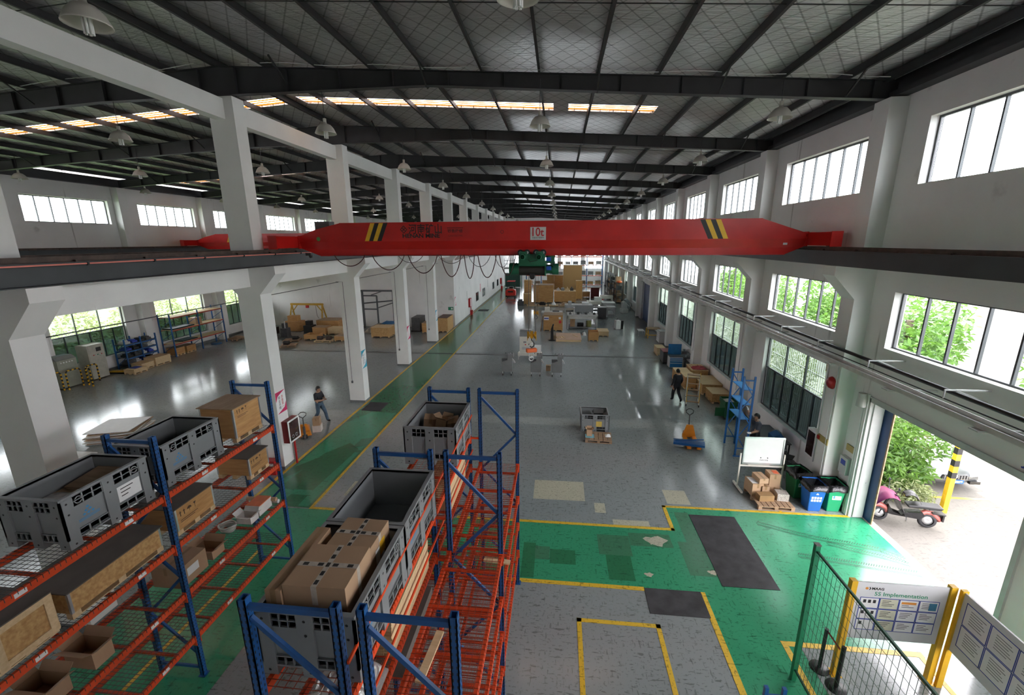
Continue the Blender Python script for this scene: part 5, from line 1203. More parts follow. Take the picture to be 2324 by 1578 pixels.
t = thing('mesh_fence', 'green wire mesh fence panel with square post at the right front', 'fence', (4.68,7.2,0)); M_FG = pm('fence green',(.010,.19,.085),.4)
for y in (0,-2.75): MB().bx(-.04,.04,y-.04,y+.04,.01,3.04).build('post', M_FG, t); MB().bx(-.045,.045,y-.045,y+.045,3.04,3.06).build('post_cap', pm('post cap',(.15,.14,.13),.5), t)
MB().bx(-.015,.015,-2.71,-.04,2.90,2.94).bx(-.015,.015,-2.71,-.04,.25,.29).build('rail', pm('fence dark green',(.012,.07,.035),.4), t)
w = MB()
for i in range(26): w.cyl((0,-.10-.1*i,.29),(0,-.10-.1*i,2.90),.0035,n=5,caps=False)
w.build('vertical_wire', MATS['fence dark green'], t); w = MB()
for i in range(13): w.cyl((0,-2.71,.45+.2*i),(0,-.04,.45+.2*i),.0035,n=5,caps=False)
w.build('horizontal_wire', MATS['fence dark green'], t)
for z in (.5,1.6,2.6): MB().cyl((-.05,-.02,z),(.05,-.02,z),.014,n=8).build('bolt', M_FG, t)
def stanchion(label, loc, strap):
    t = thing('barrier_post', label, 'post', loc); MB().lathe([(.001,.035),(.05,.032),(.17,.018),(.175,.0),(.001,.0)], n=24).build('base', M_BLACK, t); MB().cyl((0,0,.03),(0,0,.92),.033,n=14).build('pole', M_BLACK, t); MB().cyl((0,0,.92),(0,0,.95),.037,n=14).build('belt_head', M_BLACK, t)
    if strap: MB().add([(.03,0,.90),(.03,-.37,.90),(.03,-.37,.86),(.03,0,.86),(.034,0,.90),(.034,-.37,.90),(.034,-.37,.86),(.034,0,.86)], [(0,1,2,3),(7,6,5,4),(0,4,5,1),(2,6,7,3),(1,5,6,2),(0,3,7,4)]).build('red_belt', MATS['alarm red'], t)
stanchion('farther black barrier post behind the green mesh fence', (5.33,7.50,0), True)
stanchion('nearer black barrier post behind the green mesh fence', (5.42,7.12,0), False)
t = thing('blue_stand', 'blue steel stand at the bottom edge right of the yellow lines', 'stand', (3.62,5.95,0))
for x in (-.12,.16): MB().bx(x-.03,x+.03,-.03,.03,0,1.25).build('post', M_BLUE, t)
MB().bx(-.09,.13,-.015,.015,1.05,1.10).bx(-.09,.13,-.015,.015,.1,.15).build('rail', M_BLUE, t)
ch = MB()
for i in range(16):
    a = (2.31+.012*math.sin(i), 6.62-.05*i, .02)
    ch.tube([(a[0]+.018*math.cos(q)*(1 if i%2 else .4), a[1]+.028*math.sin(q), a[2]+.010*(1 if i%2==0 else .2)*math.cos(q)+.004) for q in [k*math.pi/4 for k in range(9)]], .005, 5)
tag(ch.build('barrier_chain', M_YPAINT), 'yellow chain lying on the yellow floor line at the front', 'chain')
# ------------------------------------------------------------------ outdoors
g = struct(MB().bx(9.42,70,-40,110,-.35,-.02).build('ground', M_CONC))
MB().bx(11.5,22,14.15,14.25,-.02,-.016).build('yellow_line', M_YEL, g)
struct(MB().bx(-80,-30.15,-40,110,-.35,-.06).build('ground_left', pm('lawn',(.06,.11,.03),.9,var=.4,scale=3)))
def leaves(n, c, r, size, seed, dens=.55):
    rnd = random.Random(seed); mb = MB()
    for i in range(n):
        while 1:
            d = Vector((rnd.uniform(-1,1),rnd.uniform(-1,1),rnd.uniform(-1,1)))
            if .05 < d.length < 1: break
        d = d.normalized()*(d.length**dens); p = Vector((c[0]+d.x*r[0], c[1]+d.y*r[1], c[2]+d.z*r[2]))
        a = Vector((rnd.gauss(0,1),rnd.gauss(0,1),rnd.gauss(0,.6)-.2)).normalized(); b = a.cross(Vector((rnd.gauss(0,1),rnd.gauss(0,1),rnd.gauss(0,1)))).normalized(); s = size*rnd.uniform(.7,1.4)
        m = p+a*s*.5+Vector((0,0,.08*s))
        mb.add([p, m+b*s*.16, p+a*s, m-b*s*.16], [(0,1,2),(0,2,3)])
    return mb
def leaf_mat(name, c, c2):
    m = pm(name, c, .55, scale=1.6, col2=c2); nt = m.node_tree; b = nt.nodes['Principled BSDF']
    out = nt.nodes['Material Output']; tr = nt.nodes.new('ShaderNodeBsdfTranslucent'); mx = nt.nodes.new('ShaderNodeMixShader'); mx.inputs[0].default_value = .35; tr.inputs[0].default_value = (c2[0]*1.2,c2[1]*1.3,c2[2],1)
    nt.links.new(b.outputs[0], mx.inputs[1]); nt.links.new(tr.outputs[0], mx.inputs[2]); nt.links.new(mx.outputs[0], out.inputs[0]); return m
M_LEAF = leaf_mat('tree leaves', (.030,.085,.016), (.13,.24,.045)); M_LEAF2 = leaf_mat('bright shrub leaves', (.13,.16,.07), (.27,.30,.15)); M_BARK = pm('bark',(.09,.065,.045),.9,var=.3,scale=9)
def tree(label, x, y, crowns, size, n, seed, trunk=.12, mat=None, name='tree'):
    t = thing(name, label, 'tree' if name == 'tree' else 'shrub', (x,y,-.02)); zt = max(c[2] for c in crowns)
    for i in range(3): MB().tube([(0.04*i,.05*i,0),(.1*i-.1,.05,zt*.4),(crowns[i%len(crowns)][0]*.6,crowns[i%len(crowns)][1]*.6,crowns[i%len(crowns)][2])], trunk*(1-.25*i), 7).build('trunk', M_BARK, t)
    for i,c in enumerate(crowns): leaves(n, c[:3], c[3:], size, seed+i).build('foliage', mat or M_LEAF, t)
    return t
tree('leafy tree with narrow bright leaves just outside the open door', 11.2, 15.0, [(0,0,2.1,1.0,.8,.8),(.9,-.2,1.8,1.1,.8,.7),(-.5,-.5,1.2,.8,.7,.9),(.3,-.6,.8,.9,.6,.6)], .22, 900, 3, .07)
tree('low bright green shrub between the scooter and the striped post', 11.3, 13.75, [(0,0,.45,.6,.4,.40),(.35,-.1,.35,.35,.35,.35)], .13, 600, 21, .03, M_LEAF2, 'shrub')
for i,(x,y,s,l) in enumerate(((16.5,22,1.0,'tree outside the second upper right window'),(17.5,29,1.1,'tree outside the third right window'),(16,36,1.0,'tree outside the fourth right window'),(17,14.0,.85,'tree outside the nearest right window, behind the car'),(17.5,46,1.2,'distant tree outside the right wall'))):
    tree(l, x, y, [(0,0,4.6*s,2.2,2.2,1.7),(.9,.9,3.4*s,2.0,2.0,1.4),(-.8,-.9,3.2*s,1.9,2.0,1.3)], .34, 1300, 40+7*i, .16)
for i in range(4):
    y = 15+7*i
    tree('green hedge outside the %s right ground window' % ('nearest','second','third','fourth')[i], 12.4, y+2.6, [(0,-1.4,1.7,.7,1.5,1.6),(0,1.2,1.8,.7,1.6,1.7)], .2, 1400, 90+i*3, .05, M_LEAF2, 'hedge')
for i in range(5):
    y = 10+7*i
    tree('bright bamboo hedge outside the %s left window' % ('first','second','third','fourth','fifth')[i], -33.0, y+.5, [(0,-1.6,1.9,.8,1.75,2.0),(0,1.6,2.1,.8,1.75,2.1)], .26, 1500, 140+i*3, .05, M_LEAF2, 'hedge')
    f_ = thing('picket_fence', 'white picket fence outside the %s left window' % ('first','second','third','fourth','fifth')[i], 'fence', (-31.8,y,-.06)); pk_ = MB().bx(-.015,.015,-.035,.035,0,1.75).mesh('picket'); pk_.materials.append(M_WHITE)
    for j in range(36): link('picket', pk_, f_, (0,-3.3+.19*j,0))
    for z in (.5,1.5): MB().bx(-.03,-.015,-3.45,3.45,z-.03,z+.03).build('rail', M_WHITE, f_)
for z,dp in ((11.25,1.0),(4.45,1.35)):
    o = struct(MB().bx(-30.15-dp,-30.15,-4,91,z,z+.1).build('trim_%d' % (3 if z > 5 else 4), M_WALL))  # unseen canopies added outside the left windows to block the sun
# parked car
t = thing('parked_car', 'silver car parked outside behind the tree', 'car', (13.35,14.7,-.02)); M_CAR = pm('silver car paint',(.20,.21,.22),.2,metal=.6,var=.02)
prof = [(0.08,.30),(-.02,.45),(.02,.62),(.18,.74),(1.05,.92),(1.75,1.38),(2.6,1.46),(3.5,1.36),(4.15,.98),(4.4,.85),(4.42,.40),(4.3,.25),(.2,.22)]
def body_ring(w, k): return [(k*w, y, z) for y,z in prof]
vs, secs = [], ((-.90,.93),(-.80,1.0),(0,1.02),(.80,1.0),(.90,.93))
for xw,sc in secs: vs += [(xw, 2.2+(y-2.2)*sc + (.10*(1-abs(xw)/.9) * (-1 if y < 1 else 0)), z*(1 if abs(xw) < .85 else .96)) for y,z in prof]
n = len(prof); cb = MB(); cb.add(vs, [(i*n+k,(i+1)*n+k,(i+1)*n+(k+1)%n,i*n+(k+1)%n) for i in range(4) for k in range(n)], True); cb.add(vs, [tuple(range(n-1,-1,-1)), tuple(range(4*n,5*n))])
cb.build('body_shell', M_CAR, t)
MB().prism([(-.42,.50),(.42,.50),(.36,.64),(-.36,.64)], 'y', -.15, -.10).build('grille', M_BLACK, t)
gl = MB()
for i in range(9): gl.bx(-.34+.085*i-.008,-.34+.085*i+.008,-.165,-.148,.51,.63)
gl.build('grille_bar', M_CHROME, t); MB().cyl((0,-.17,.60),(0,-.14,.60),.055,n=14).build('badge', M_CHROME, t)
for s in (-1,1):
    MB().prism([(s*.50,.56),(s*.86,.62),(s*.86,.72),(s*.52,.66)], 'y', -.08, .12).build('headlight', pm('headlamp',(.75,.78,.8),.08), t); MB().bx(s*.52,s*.84,-.10,0,.30,.40).build('fog_lamp', M_BLACK, t)
    for y in (.85,3.45): MB().cyl((s*.78,y,.32),(s*.93,y,.32),.32,n=20).build('wheel', M_TYRE, t)
MB().prism([(1.10,.94),(1.74,1.36),(1.78,1.345),(1.16,.93)], 'x', -.72, .72).build('windscreen', pm('car glass',(.03,.04,.045),.05), t)
pl = MB().bx(-.24,.24,-.19,-.17,.36,.48).build('number_plate', pm('plate blue',(.01,.10,.50),.4), t); text('沪A 58379', .10, M_WHITE, pl, (0,-.192,.42), R, sx=.92, bold=.001)
# striped post
t = thing('bollard_post', 'tall post with yellow and black stripes outside the door', 'post', (12.12,13.34,-.02)); me = None
for i in range(12): MB().box((0,0,.1+.2*i),(.14,.14,.198)).build('band', M_YPAINT if (i < 5 or i%2) else M_BLACK, t)
# scooter
t = thing('electric_scooter', 'pink electric scooter with covers parked just outside the door', 'scooter', (10.42,12.62,-.02), -.24); M_PK = pm('scooter pink',(.34,.10,.085),.35)
for x,nm in ((-.60,'wheel'),(.58,'wheel')):
    w = MB().lathe([(.15,-.045),(.21,-.05),(.235,0),(.21,.05),(.15,.045)], n=22).build(nm, M_TYRE, t, (x,0,.235)); w.rotation_euler = (math.pi/2,0,0)
    h = MB().lathe([(.001,.02),(.05,.03),(.14,.02),(.15,0),(.14,-.02),(.05,-.03),(.001,-.02)], n=16).build('rim', M_CHROME, w)
MB().tube([(-.86,0,.40),(-.78,0,.50),(-.62,0,.53),(-.46,0,.46),(-.40,0,.34)], .085, 8).build('front_fender', M_PK, t)
MB().tube([(.36,0,.40),(.5,0,.50),(.66,0,.49),(.80,0,.38),(.84,0,.28)], .07, 8).build('rear_fender', M_PK, t)
MB().prism([(-.42,.32),(-.30,.30),(.35,.28),(.45,.42),(.40,.50),(.05,.44),(-.10,.34),(-.30,.40),(-.44,.62)], 'y', -.11, .11).build('body_panel', M_BAG, t)
MB().tube([(-.60,0,.235),(-.44,0,.75),(-.40,0,1.0)], .035, 8).build('steering_column', M_BLACK, t); MB().tube([(-.34,-.32,1.02),(-.42,-.1,1.0),(-.42,.1,1.0),(-.34,.32,1.02)], .018, 6).build('handlebar', M_BLACK, t)
MB().prism([(.02,.62),(.78,.66),(.86,.72),(.80,.76),(.30,.74),(.0,.70)], 'y', -.14, .14).build('seat', M_BLACK, t, bevel=.03); MB().bx(.62,.92,-.13,.13,.52,.55).build('tail_rack', M_BLACK, t); MB().bx(.88,.92,-.09,.09,.30,.50).build('mud_flap', M_BLACK, t)
MB().tube([(.15,.12,.22),(.2,.2,.0)], .015, 6).build('kickstand', M_CHROME, t)
for x,z,nm in ((-.52,.72,'mirror'),): 
    for s in (-1,1): MB().tube([(-.38,s*.22,1.02),(-.36,s*.30,1.22)], .008, 5).ball((-.36,s*.31,1.25),.05,10,6,(.5,1,.8)).build('mirror', M_BLACK, t)
def drape(name, label, cat, path, wd_, mat, parent=None, seed=2):
    rnd = random.Random(seed); n = len(path); m = 9; vs = []
    for i,(x,z,spread) in enumerate(path):
        for j in range(m):
            q = j/(m-1)*2-1; vs.append((x+rnd.uniform(-.025,.025), q*wd_*spread, z-abs(q)**2*.10*spread+rnd.uniform(-.03,.03)))
    mb = MB().add(vs, [(i*m+j,(i+1)*m+j,(i+1)*m+j+1,i*m+j+1) for i in range(n-1) for j in range(m-1)], True); o = mb.build(name, mat, parent); s = o.modifiers.new('t','SOLIDIFY'); s.thickness = .012; sb = o.modifiers.new('s','SUBSURF'); sb.levels = 1; sb.render_levels = 1; return o
drape('wind_cover','','', [(-.80,.62,.6),(-.72,.86,.8),(-.60,1.04,1.0),(-.40,1.06,1.0),(-.25,.94,.9)], .36, pm('magenta quilt',(.13,.008,.05),.6), t)
drape('leg_cover','','', [(-.30,1.0,.9),(-.22,.80,1.0),(-.10,.55,1.0),(.0,.36,.9)], .34, M_BAG, t, 5); drape('seat_cover','','', [(-.1,1.0,.6),(.05,1.15,.7),(.2,1.05,.8),(.3,.85,.9)], .26, M_BAG, t, 8)
for o in t.children:
    for k in ('label','category'):
        if k in o and not o[k]: del o[k]
# ------------------------------------------------------------------ machines and crates in the middle of the hall
M_MG = pm('machine grey', (.20,.205,.205), .45, var=.05)
def cart(label, loc, rz=0.0):
    t = thing('machine_cart', label, 'machine', loc, rz, 'grey machine carts in the middle of the hall')
    MB().prism([(-.33,.28),(.33,.28),(.33,1.32),(.06,1.32),(.06,1.0),(-.33,.86)], 'y', -.28, .28).build('body', M_MG, t)
    MB().prism([(-.32,.90),(.03,1.03),(.03,1.12),(-.32,1.12)], 'y', -.22, -.20).build('hopper_side', M_DGREY, t)
    MB().bx(.05,.40,-.22,.22,1.18,1.40).build('head_box', M_MG, t); MB().prism([(.33,1.05),(.40,1.0),(.52,.80),(.45,.78),(.33,.95)], 'y', -.06, .06).build('handle', M_LGREY, t)
    for x in (-.1,.12,.3): MB().cyl((x,0,1.40),(x,0,1.45),.02,n=8).build('knob', M_BLACK, t)
    for x in (-.27,.27):
        for y in (-.23,.23):
            MB().bx(x-.03,x+.03,y-.03,y+.03,.14,.28).build('leg', M_LGREY, t); MB().cyl((x-.02,y,.07),(x+.02,y,.07),.07,n=12).build('castor', M_TYRE, t)
    return t
for x,l in ((-3.13,'grey machine cart on castors, left of three'),(-1.31,'grey machine cart on castors, middle of three'),(.0,'grey machine cart on castors, right of three')): cart(l, (x,26.45,0))
t = thing('white_machine', 'cream cabinet machine with grey hood behind the carts', 'machine', (-2.25,30.4,0))
MB().bx(-.42,.48,-.3,.5,.45,1.70).build('cabinet', M_CREAM, t); MB().prism([(-.30,1.70),(.50,1.70),(.50,2.10),(-.1,2.16),(-.30,2.10)], 'x', -.42, .42).build('hood', M_GREY, t)
MB().bx(-.55,1.15,-.35,-.25,.42,.52).bx(-.55,1.15,-.35,.5,.30,.42).build('base_frame', M_CREAM, t)
for x in (-.5,1.1):
    for y in (-.3,.45): MB().bx(x-.04,x+.04,y-.04,y+.04,0,.30).build('leg', M_LGREY, t)
MB().bx(.45,1.1,-.2,.4,.52,.95).build('side_unit', M_WHITE, t); MB().bx(-.15,.05,-.31,-.30,1.25,1.35).build('display', M_GREY, t); MB().cyl((0,-.30,1.12),(0,-.34,1.12),.045,n=12).build('stop_button', M_REDINK, t); MB().bx(-.25,.2,-.306,-.30,.75,.95).build('hatch', M_LGREY, t)
carton('small brown box standing behind the middle cart', (-.55,27.6,0), .3, .3, .35)
t = crate('large labelled plywood crate with red stamp in the hall centre', (-.42,41.3,0), 1.80, 1.75, 1.52, lid=M_PLYTOP, strips=False, body=M_PLY)
MB().bx(-.86,-.40,-.878,-.876,1.05,1.38).build('address_label', M_PAPER, t); MB().bx(-.84,-.42,-.880,-.878,1.16,1.27).build('label_band', M_BLUEINK, t); MB().bx(.52,.72,-.878,-.876,1.15,1.35).build('address_label', M_PAPER, t); MB().bx(.55,.76,-.879,-.877,.75,1.02).build('red_stamp', M_REDINK, t)
tag(MB().box((-1.50,40.9,.73),(.05,1.5,1.45),ry=.12).build('leaning_board', M_PALLET), 'brown board leaning on the left of the labelled crate', 'board')
t = thing('crate_panel', 'pink plywood crate panel lying flat on the floor', 'panel', (.95,37.4,0)); MB().bx(-1.07,1.10,-1.35,1.35,.16,.20).build('sheet', pm('pinkish plywood',(.58,.40,.29),.7,var=.08,scale=2), t)
for y in (-1.3,0,1.3): MB().bx(-1.05,1.05,y-.05,y+.05,0,.16).build('bearer', M_PINE, t)
for i,(x,y,rz,L) in enumerate(((-.0,36.75,.12,.9),(.18,36.85,-.1,.8),(.36,36.8,.15,.8),(.55,36.9,.25,.9),(1.55,37.6,.35,1.0))):
    o = MB().bx(-.05,.05,-L/2,L/2,0,.03).build('wood_strip', M_PINE); o.location=(x,y,.201); o.rotation_euler=(0,0,rz); tag(o, ('first','second','third','fourth','lone right')[i]+' pine strip lying on the pink panel', 'wood', 'pine strips on the panel')
t = thing('black_stand', 'tall black machine stand on a round base beside the pink panel', 'stand', (-.45,36.5,0)); MB().lathe([(.001,.05),(.28,.04),(.30,0),(.001,0)], n=20).build('base', M_BLACK, t); MB().prism([(-.12,.05),(.14,.05),(.10,1.2),(.16,1.42),(.04,1.42),(-.10,1.0)], 'y', -.1, .1).build('column', M_BLACK, t)
crate('small open plywood crate right of the pink panel', (3.05,36.85,0), .82, .95, .82, strips=False, lid=False, body=M_PLY); carton('carton inside the small open crate', (3.05,36.85,.125), .6, .6, .55)
crate('pale crate with dark label behind the small open crate', (4.05,39.0,0), .95, 1.4, .48, strips=False, body=M_PINE, lid=M_PINE, skid=.08)
t = thing('pump_unit', 'small white cube unit with black side on the floor', 'machine', (5.85,41.9,0), .2); MB().bx(-.35,.1,-.3,.3,.03,.85).build('housing', M_WHITE, t); MB().bx(.1,.36,-.29,.29,.03,.84).build('vent_side', M_BLACK, t); MB().tube([(-.2,0,.85),(-.2,0,1.0),(-.1,.1,1.02)], .04, 8).build('spout', M_DGREY, t)
def desk(label, loc, sx, sy, h, mat, shelf=True, items=True):
    t = thing('work_table', label, 'table', loc)
    for x in (-sx/2+.06,sx/2-.06):
        for y in (-sy/2+.06,sy/2-.06): MB().bx(x-.06,x+.06,y-.06,y+.06,0,h).build('leg', mat, t)
    MB().bx(-sx/2,sx/2,-sy/2,sy/2,h,h+.10).build('table_top', mat, t); MB().bx(-sx/2,sx/2,-sy/2,-sy/2+.06,h-.28,h-.02).build('apron', mat, t)
    if shelf: MB().bx(-sx/2+.05,sx/2-.05,-sy/2+.05,sy/2-.05,.18,.22).build('lower_shelf', M_DGREY, t)
    return t
desk('long grey assembly table loaded with parts', (2.36,42.2,0), 2.9, 1.7, 1.30, M_LGREY)
t = thing('grey_panel_machine', 'grey screen panel standing on the assembly table', 'panel', (2.5,42.7,1.40)); MB().bx(-.85,.95,-.05,.05,0,.75).build('panel', M_GREY, t); MB().bx(-.6,.9,-.15,-.05,.0,.12).build('foot', M_GREY, t)
for i in range(7):
    x = 1.2+.38*i; o = MB().bx(-.12,.12,-.15,.15,0,.10+.05*(i%3)).cyl((0,0,.1),(0,0,.2+.04*(i%2)),.06,n=10).build('machine_part', (M_DGREY,M_LGREY,M_BLACK,M_GREY)[i%4]); o.location=(x,41.85+.12*(i%2),1.40); tag(o, ('first','second','third','fourth','fifth','sixth','seventh')[i]+' machine part from the left on the assembly table', 'part', 'parts on the assembly table')
carton('brown box on the shelf below the assembly table', (1.45,41.9,.222), .45, .5, .75)
for i,(x,m,l) in enumerate(((2.2,M_BLACK,'black motor on the shelf below the assembly table'),(3.0,pm('olive drum',(.28,.27,.10),.5),'olive drum on the shelf below the assembly table'))):
    o = MB().cyl((-.3,0,.2),(.3,0,.2),.18,n=14).bx(-.3,.3,-.2,.2,0,.06).build('motor', m) if i == 0 else MB().cyl((0,0,0),(0,0,.55),.24,n=18).cyl((0,0,.55),(0,0,.58),.2,n=18).build('drum', m); o.location=(x,41.9,.222); tag(o,l,'motor' if i == 0 else 'drum')
crumple('plastic_bag', 'white plastic bag on the floor beside the assembly table', 'bag', 2.2, 2.6, 38.6, 39.2, .0, .45, pm('white bag',(.75,.75,.74),.4), 8, 12)
t = thing('control_cabinet', 'dark grey control cabinet right of the assembly table', 'cabinet', (4.75,47.5,0)); MB().bx(-.45,.45,-.4,.4,.05,1.25).build('case', M_DGREY, t); MB().bx(-.46,.46,-.41,.41,1.25,1.32).build('top', M_LGREY, t); MB().bx(.2,.6,-.35,.3,0,.25).build('plinth', M_GREY, t)
desk('small grey frame table beside the dark cabinet', (5.9,49.2,0), .95, 1.0, 1.0, M_LGREY); desk('grey machine table behind the dark cabinet', (5.9,52.0,0), 1.5, 1.3, 1.1, M_LGREY, False)
t = thing('white_cabinet', 'low white two door cabinet behind the assembly table', 'cabinet', (2.6,48.2,0)); MB().bx(-.85,.75,-.4,.4,.05,1.1).build('case', M_WHITE, t)
for x in (-.45,.35): d = MB().bx(x-.38,x+.38,-.42,-.40,.1,1.05).build('door', M_WHITE, t); MB().bx(x-.01+(.3 if x < 0 else -.3),x+.01+(.3 if x < 0 else -.3),-.44,-.42,.5,.75).build('handle', M_BLACK, d)
desk('grey bench left of the assembly table', (-.6,45.5,0), 2.2, 1.4, .95, M_LGREY); desk('grey bench behind the white cabinet', (2.4,51.5,0), 3.2, 1.2, .9, M_LGREY); desk('pale bench at the right rear of the machine group', (4.6,54.5,0), 2.0, 1.3, .9, M_CREAM)
for i,(x,y,z,sx,sy,h,m,l) in enumerate(((-1.1,45.3,1.05,.5,.5,.5,M_CREAM,'cream box on the left grey bench'),(-.2,45.6,1.05,.7,.3,.12,M_DGREY,'flat dark part on the left grey bench'),(1.4,51.3,1.0,.4,.4,.4,M_LGREY,'grey block on the rear bench, left'),(3.2,51.4,1.0,.8,.5,.25,M_WHITE,'white block on the rear bench, right'),(4.9,54.4,1.0,.9,.6,.5,M_WHITE,'white unit on the pale bench'))):
    o = MB().bx(-sx/2,sx/2,-sy/2,sy/2,0,h).bx(-sx/2+.05,sx/2-.05,-sy/2-.01,-sy/2,h*.2,h*.8).build('machine_part', m); o.location=(x,y,z); tag(o,l,'part')
# crate group further back
crate('tall brown plywood crate, largest of the rear group', (-2.0,60.4,0), 2.65, 2.2, 2.45, strips=False, lid=M_PLYTOP)
crate('long low brown crate right of the tall one', (.93,60.9,0), 2.95, 1.9, 1.55, strips=False, lid=M_PINE)
crate('tall narrow orange crate in the rear group', (2.98,63.7,0), .92, .9, 2.7, strips=False, lid=M_PINE, body=pm('orange plywood',(.60,.33,.11),.6,var=.08))
crate('huge pale board crate at the back', (2.3,73.4,0), 3.0, 2.0, 4.4, strips=False, lid=M_WHITE, body=M_OSB)
crate('brown crate standing behind the tall ones, left of the huge one', (-1.35,76.5,0), 1.2, 1.4, 2.55, strips=False); crate('second brown crate standing behind, beside the huge one', (.05,76.5,0), 1.5, 1.4, 2.5, strips=False)
crate('tall crate at the left of the rear group', (-4.15,59.9,0), .95, 1.1, 3.1, strips=False, lid=M_PINE); crate('pale crate stacked beside the tall left crate', (-4.15,58.2,0), .9, 1.0, 1.45, strips=False, body=M_OSB, lid=M_PINE)
for i in range(4): pallet('rear pallet, %s from the left, in front of the crate group' % ('first','second','third','fourth')[i], (-3.4+1.42*i,56.6,0), 1.25, 1.1, 0, 6, 'pallets in front of the rear crates', M_PINE)
for i,(x,y,m,l,h) in enumerate(((-3.4,56.6,M_PALLET,'dark wooden offcuts on the first rear pallet',.35),(-2.0,56.6,M_BLACK,'black box on the second rear pallet',.40),(-.55,56.6,M_WHITE,'white wrapped bundle on the third rear pallet',.55),(.9,56.6,M_CARD,'brown boxes on the fourth rear pallet',.35),(-4.9,57.0,M_DGREY,'dark trolley left of the rear pallets',.8))):
    if 'bundle' in l: crumple('wrapped_bundle', l, 'bundle', x-.3, x+.3, y-.3, y+.3, .162, h, m, 8, 31); continue
    o = MB().bx(-.4,.4,-.35,.35,0,h*.7).bx(-.3,.25,-.3,.3,h*.7,h).build('pallet_load', m); o.location=(x,y,.141 if i < 4 else 0); tag(o,l,'goods')
for i in range(4): o = MB().bx(-.22,.25,-.2,.2,0,.25+.1*(i%2)).cyl((0,0,.2),(0,0,.4+.05*i),.08,n=10).build('machine_part', (M_LGREY,M_GREY,M_PINE,M_DGREY)[i]); o.location=(.0+.62*i,60.9,1.551); tag(o, ('first','second','third','fourth')[i]+' part lying on the long low brown crate', 'part', 'parts on the low crate')
t = thing('tool_cabinet', 'dark red tool cabinet right of the rear crates', 'cabinet', (5.4,65.3,0)); MB().bx(-.6,.6,-.4,.4,0,1.5).build('case', pm('dark red cabinet',(.12,.012,.015),.4), t); 
for i in range(5): MB().bx(-.56,.56,-.42,-.40,.18+i*.26,.40+i*.26).build('drawer', MATS['dark red cabinet'], t)
MB().bx(-.62,.62,-.42,.42,1.5,1.56).build('top', M_BLACK, t)
crumple('red_sheet', 'red cloth heap in front of the dark red tool cabinet', 'cloth', 5.4, 6.6, 62.0, 63.0, 0, .6, MATS['red tarpaulin'], 8, 44); desk('cream table beside the red cloth heap', (6.6,60.5,0), 1.6, 1.2, .85, M_CREAM)
crate('brown crate beside the dark red tool cabinet', (4.2,66.2,0), 1.1, 1.1, .8, strips=False)
# shelves along the right wall, far
def far_shelf(label, loc, w, L, H, fill):
    t = thing('steel_shelf', label, 'shelf', loc); n = 4
    for x in (0,w):
        for y in (0,L/2,L): MB().bx(x-.04,x+.04,y-.04,y+.04,0,H).build('post', M_DGREY, t)
    for i in range(n): z = .15+(H-.3)*i/(n-1); MB().bx(0,w,0,L,z-.04,z).build('shelf_board', M_DGREY, t)
    rnd = random.Random(fill); k = 0
    for i in range(n-1):
        z = .15+(H-.3)*i/(n-1)
        for j in range(4):
            y = L*(j+.5)/4; h = rnd.uniform(.3,.75)*(H-.3)/(n-1)
            o = MB().bx(-w*.4,w*.4,-L*.1,L*.1,0,h).bx(-w*.42,w*.42,-L*.105,L*.105,h*.85,h*.9).build('storage_box', rnd.choice((M_CARD,M_DGREY,M_LGREY,M_CARD,M_BLACK))); o.location=(loc[0]+w/2,loc[1]+y,z+.001)
            tag(o, 'box on shelf level %s of the %s, place %s' % (('one','two','three')[i], 'near dark shelf' if fill == 1 else 'far dark shelf', ('one','two','three','four')[j]), 'box', 'boxes on the dark shelves')
    return t
far_shelf('near dark steel shelf along the far right wall', (7.78,59.5,0), .75, 5.6, 2.8, 1); far_shelf('far dark steel shelf along the far right wall', (7.78,67.0,0), .75, 7.0, 3.3, 2)
carton('orange brown carton on top of the near dark shelf', (8.15,61.0,2.66), .7, .9, .8); o = MB().ball((0,0,.18),.3,12,8,(1.3,1.5,.6)).build('orange_bag', pm('orange bag',(.65,.12,.03),.5)); o.location=(8.15,60.0,2.66); tag(o,'orange red bag on the near dark shelf edge','bag')
for i,(x,y,l) in enumerate(((7.7,51.4,'white robot like machine near the blue side door'),(8.3,53.5,'grey machine behind the white one by the wall'))):
    t = thing('machine', l, 'machine', (x,y,0), .3); m = (M_LGREY,M_GREY)[i]; MB().bx(-.35,.35,-.4,.4,.05,.55).build('base', m, t); MB().prism([(-.3,.55),(.3,.55),(.2,1.2),(-.1,1.45),(-.3,1.3)], 'y', -.25, .25).build('column', m, t); MB().cyl((-.1,-.3,1.2),(-.1,.3,1.2),.18,n=14).build('head', m, t); MB().tube([(.1,-.2,1.1),(.4,-.3,.9),(.5,-.3,.5)], .05, 8).build('arm', m, t)
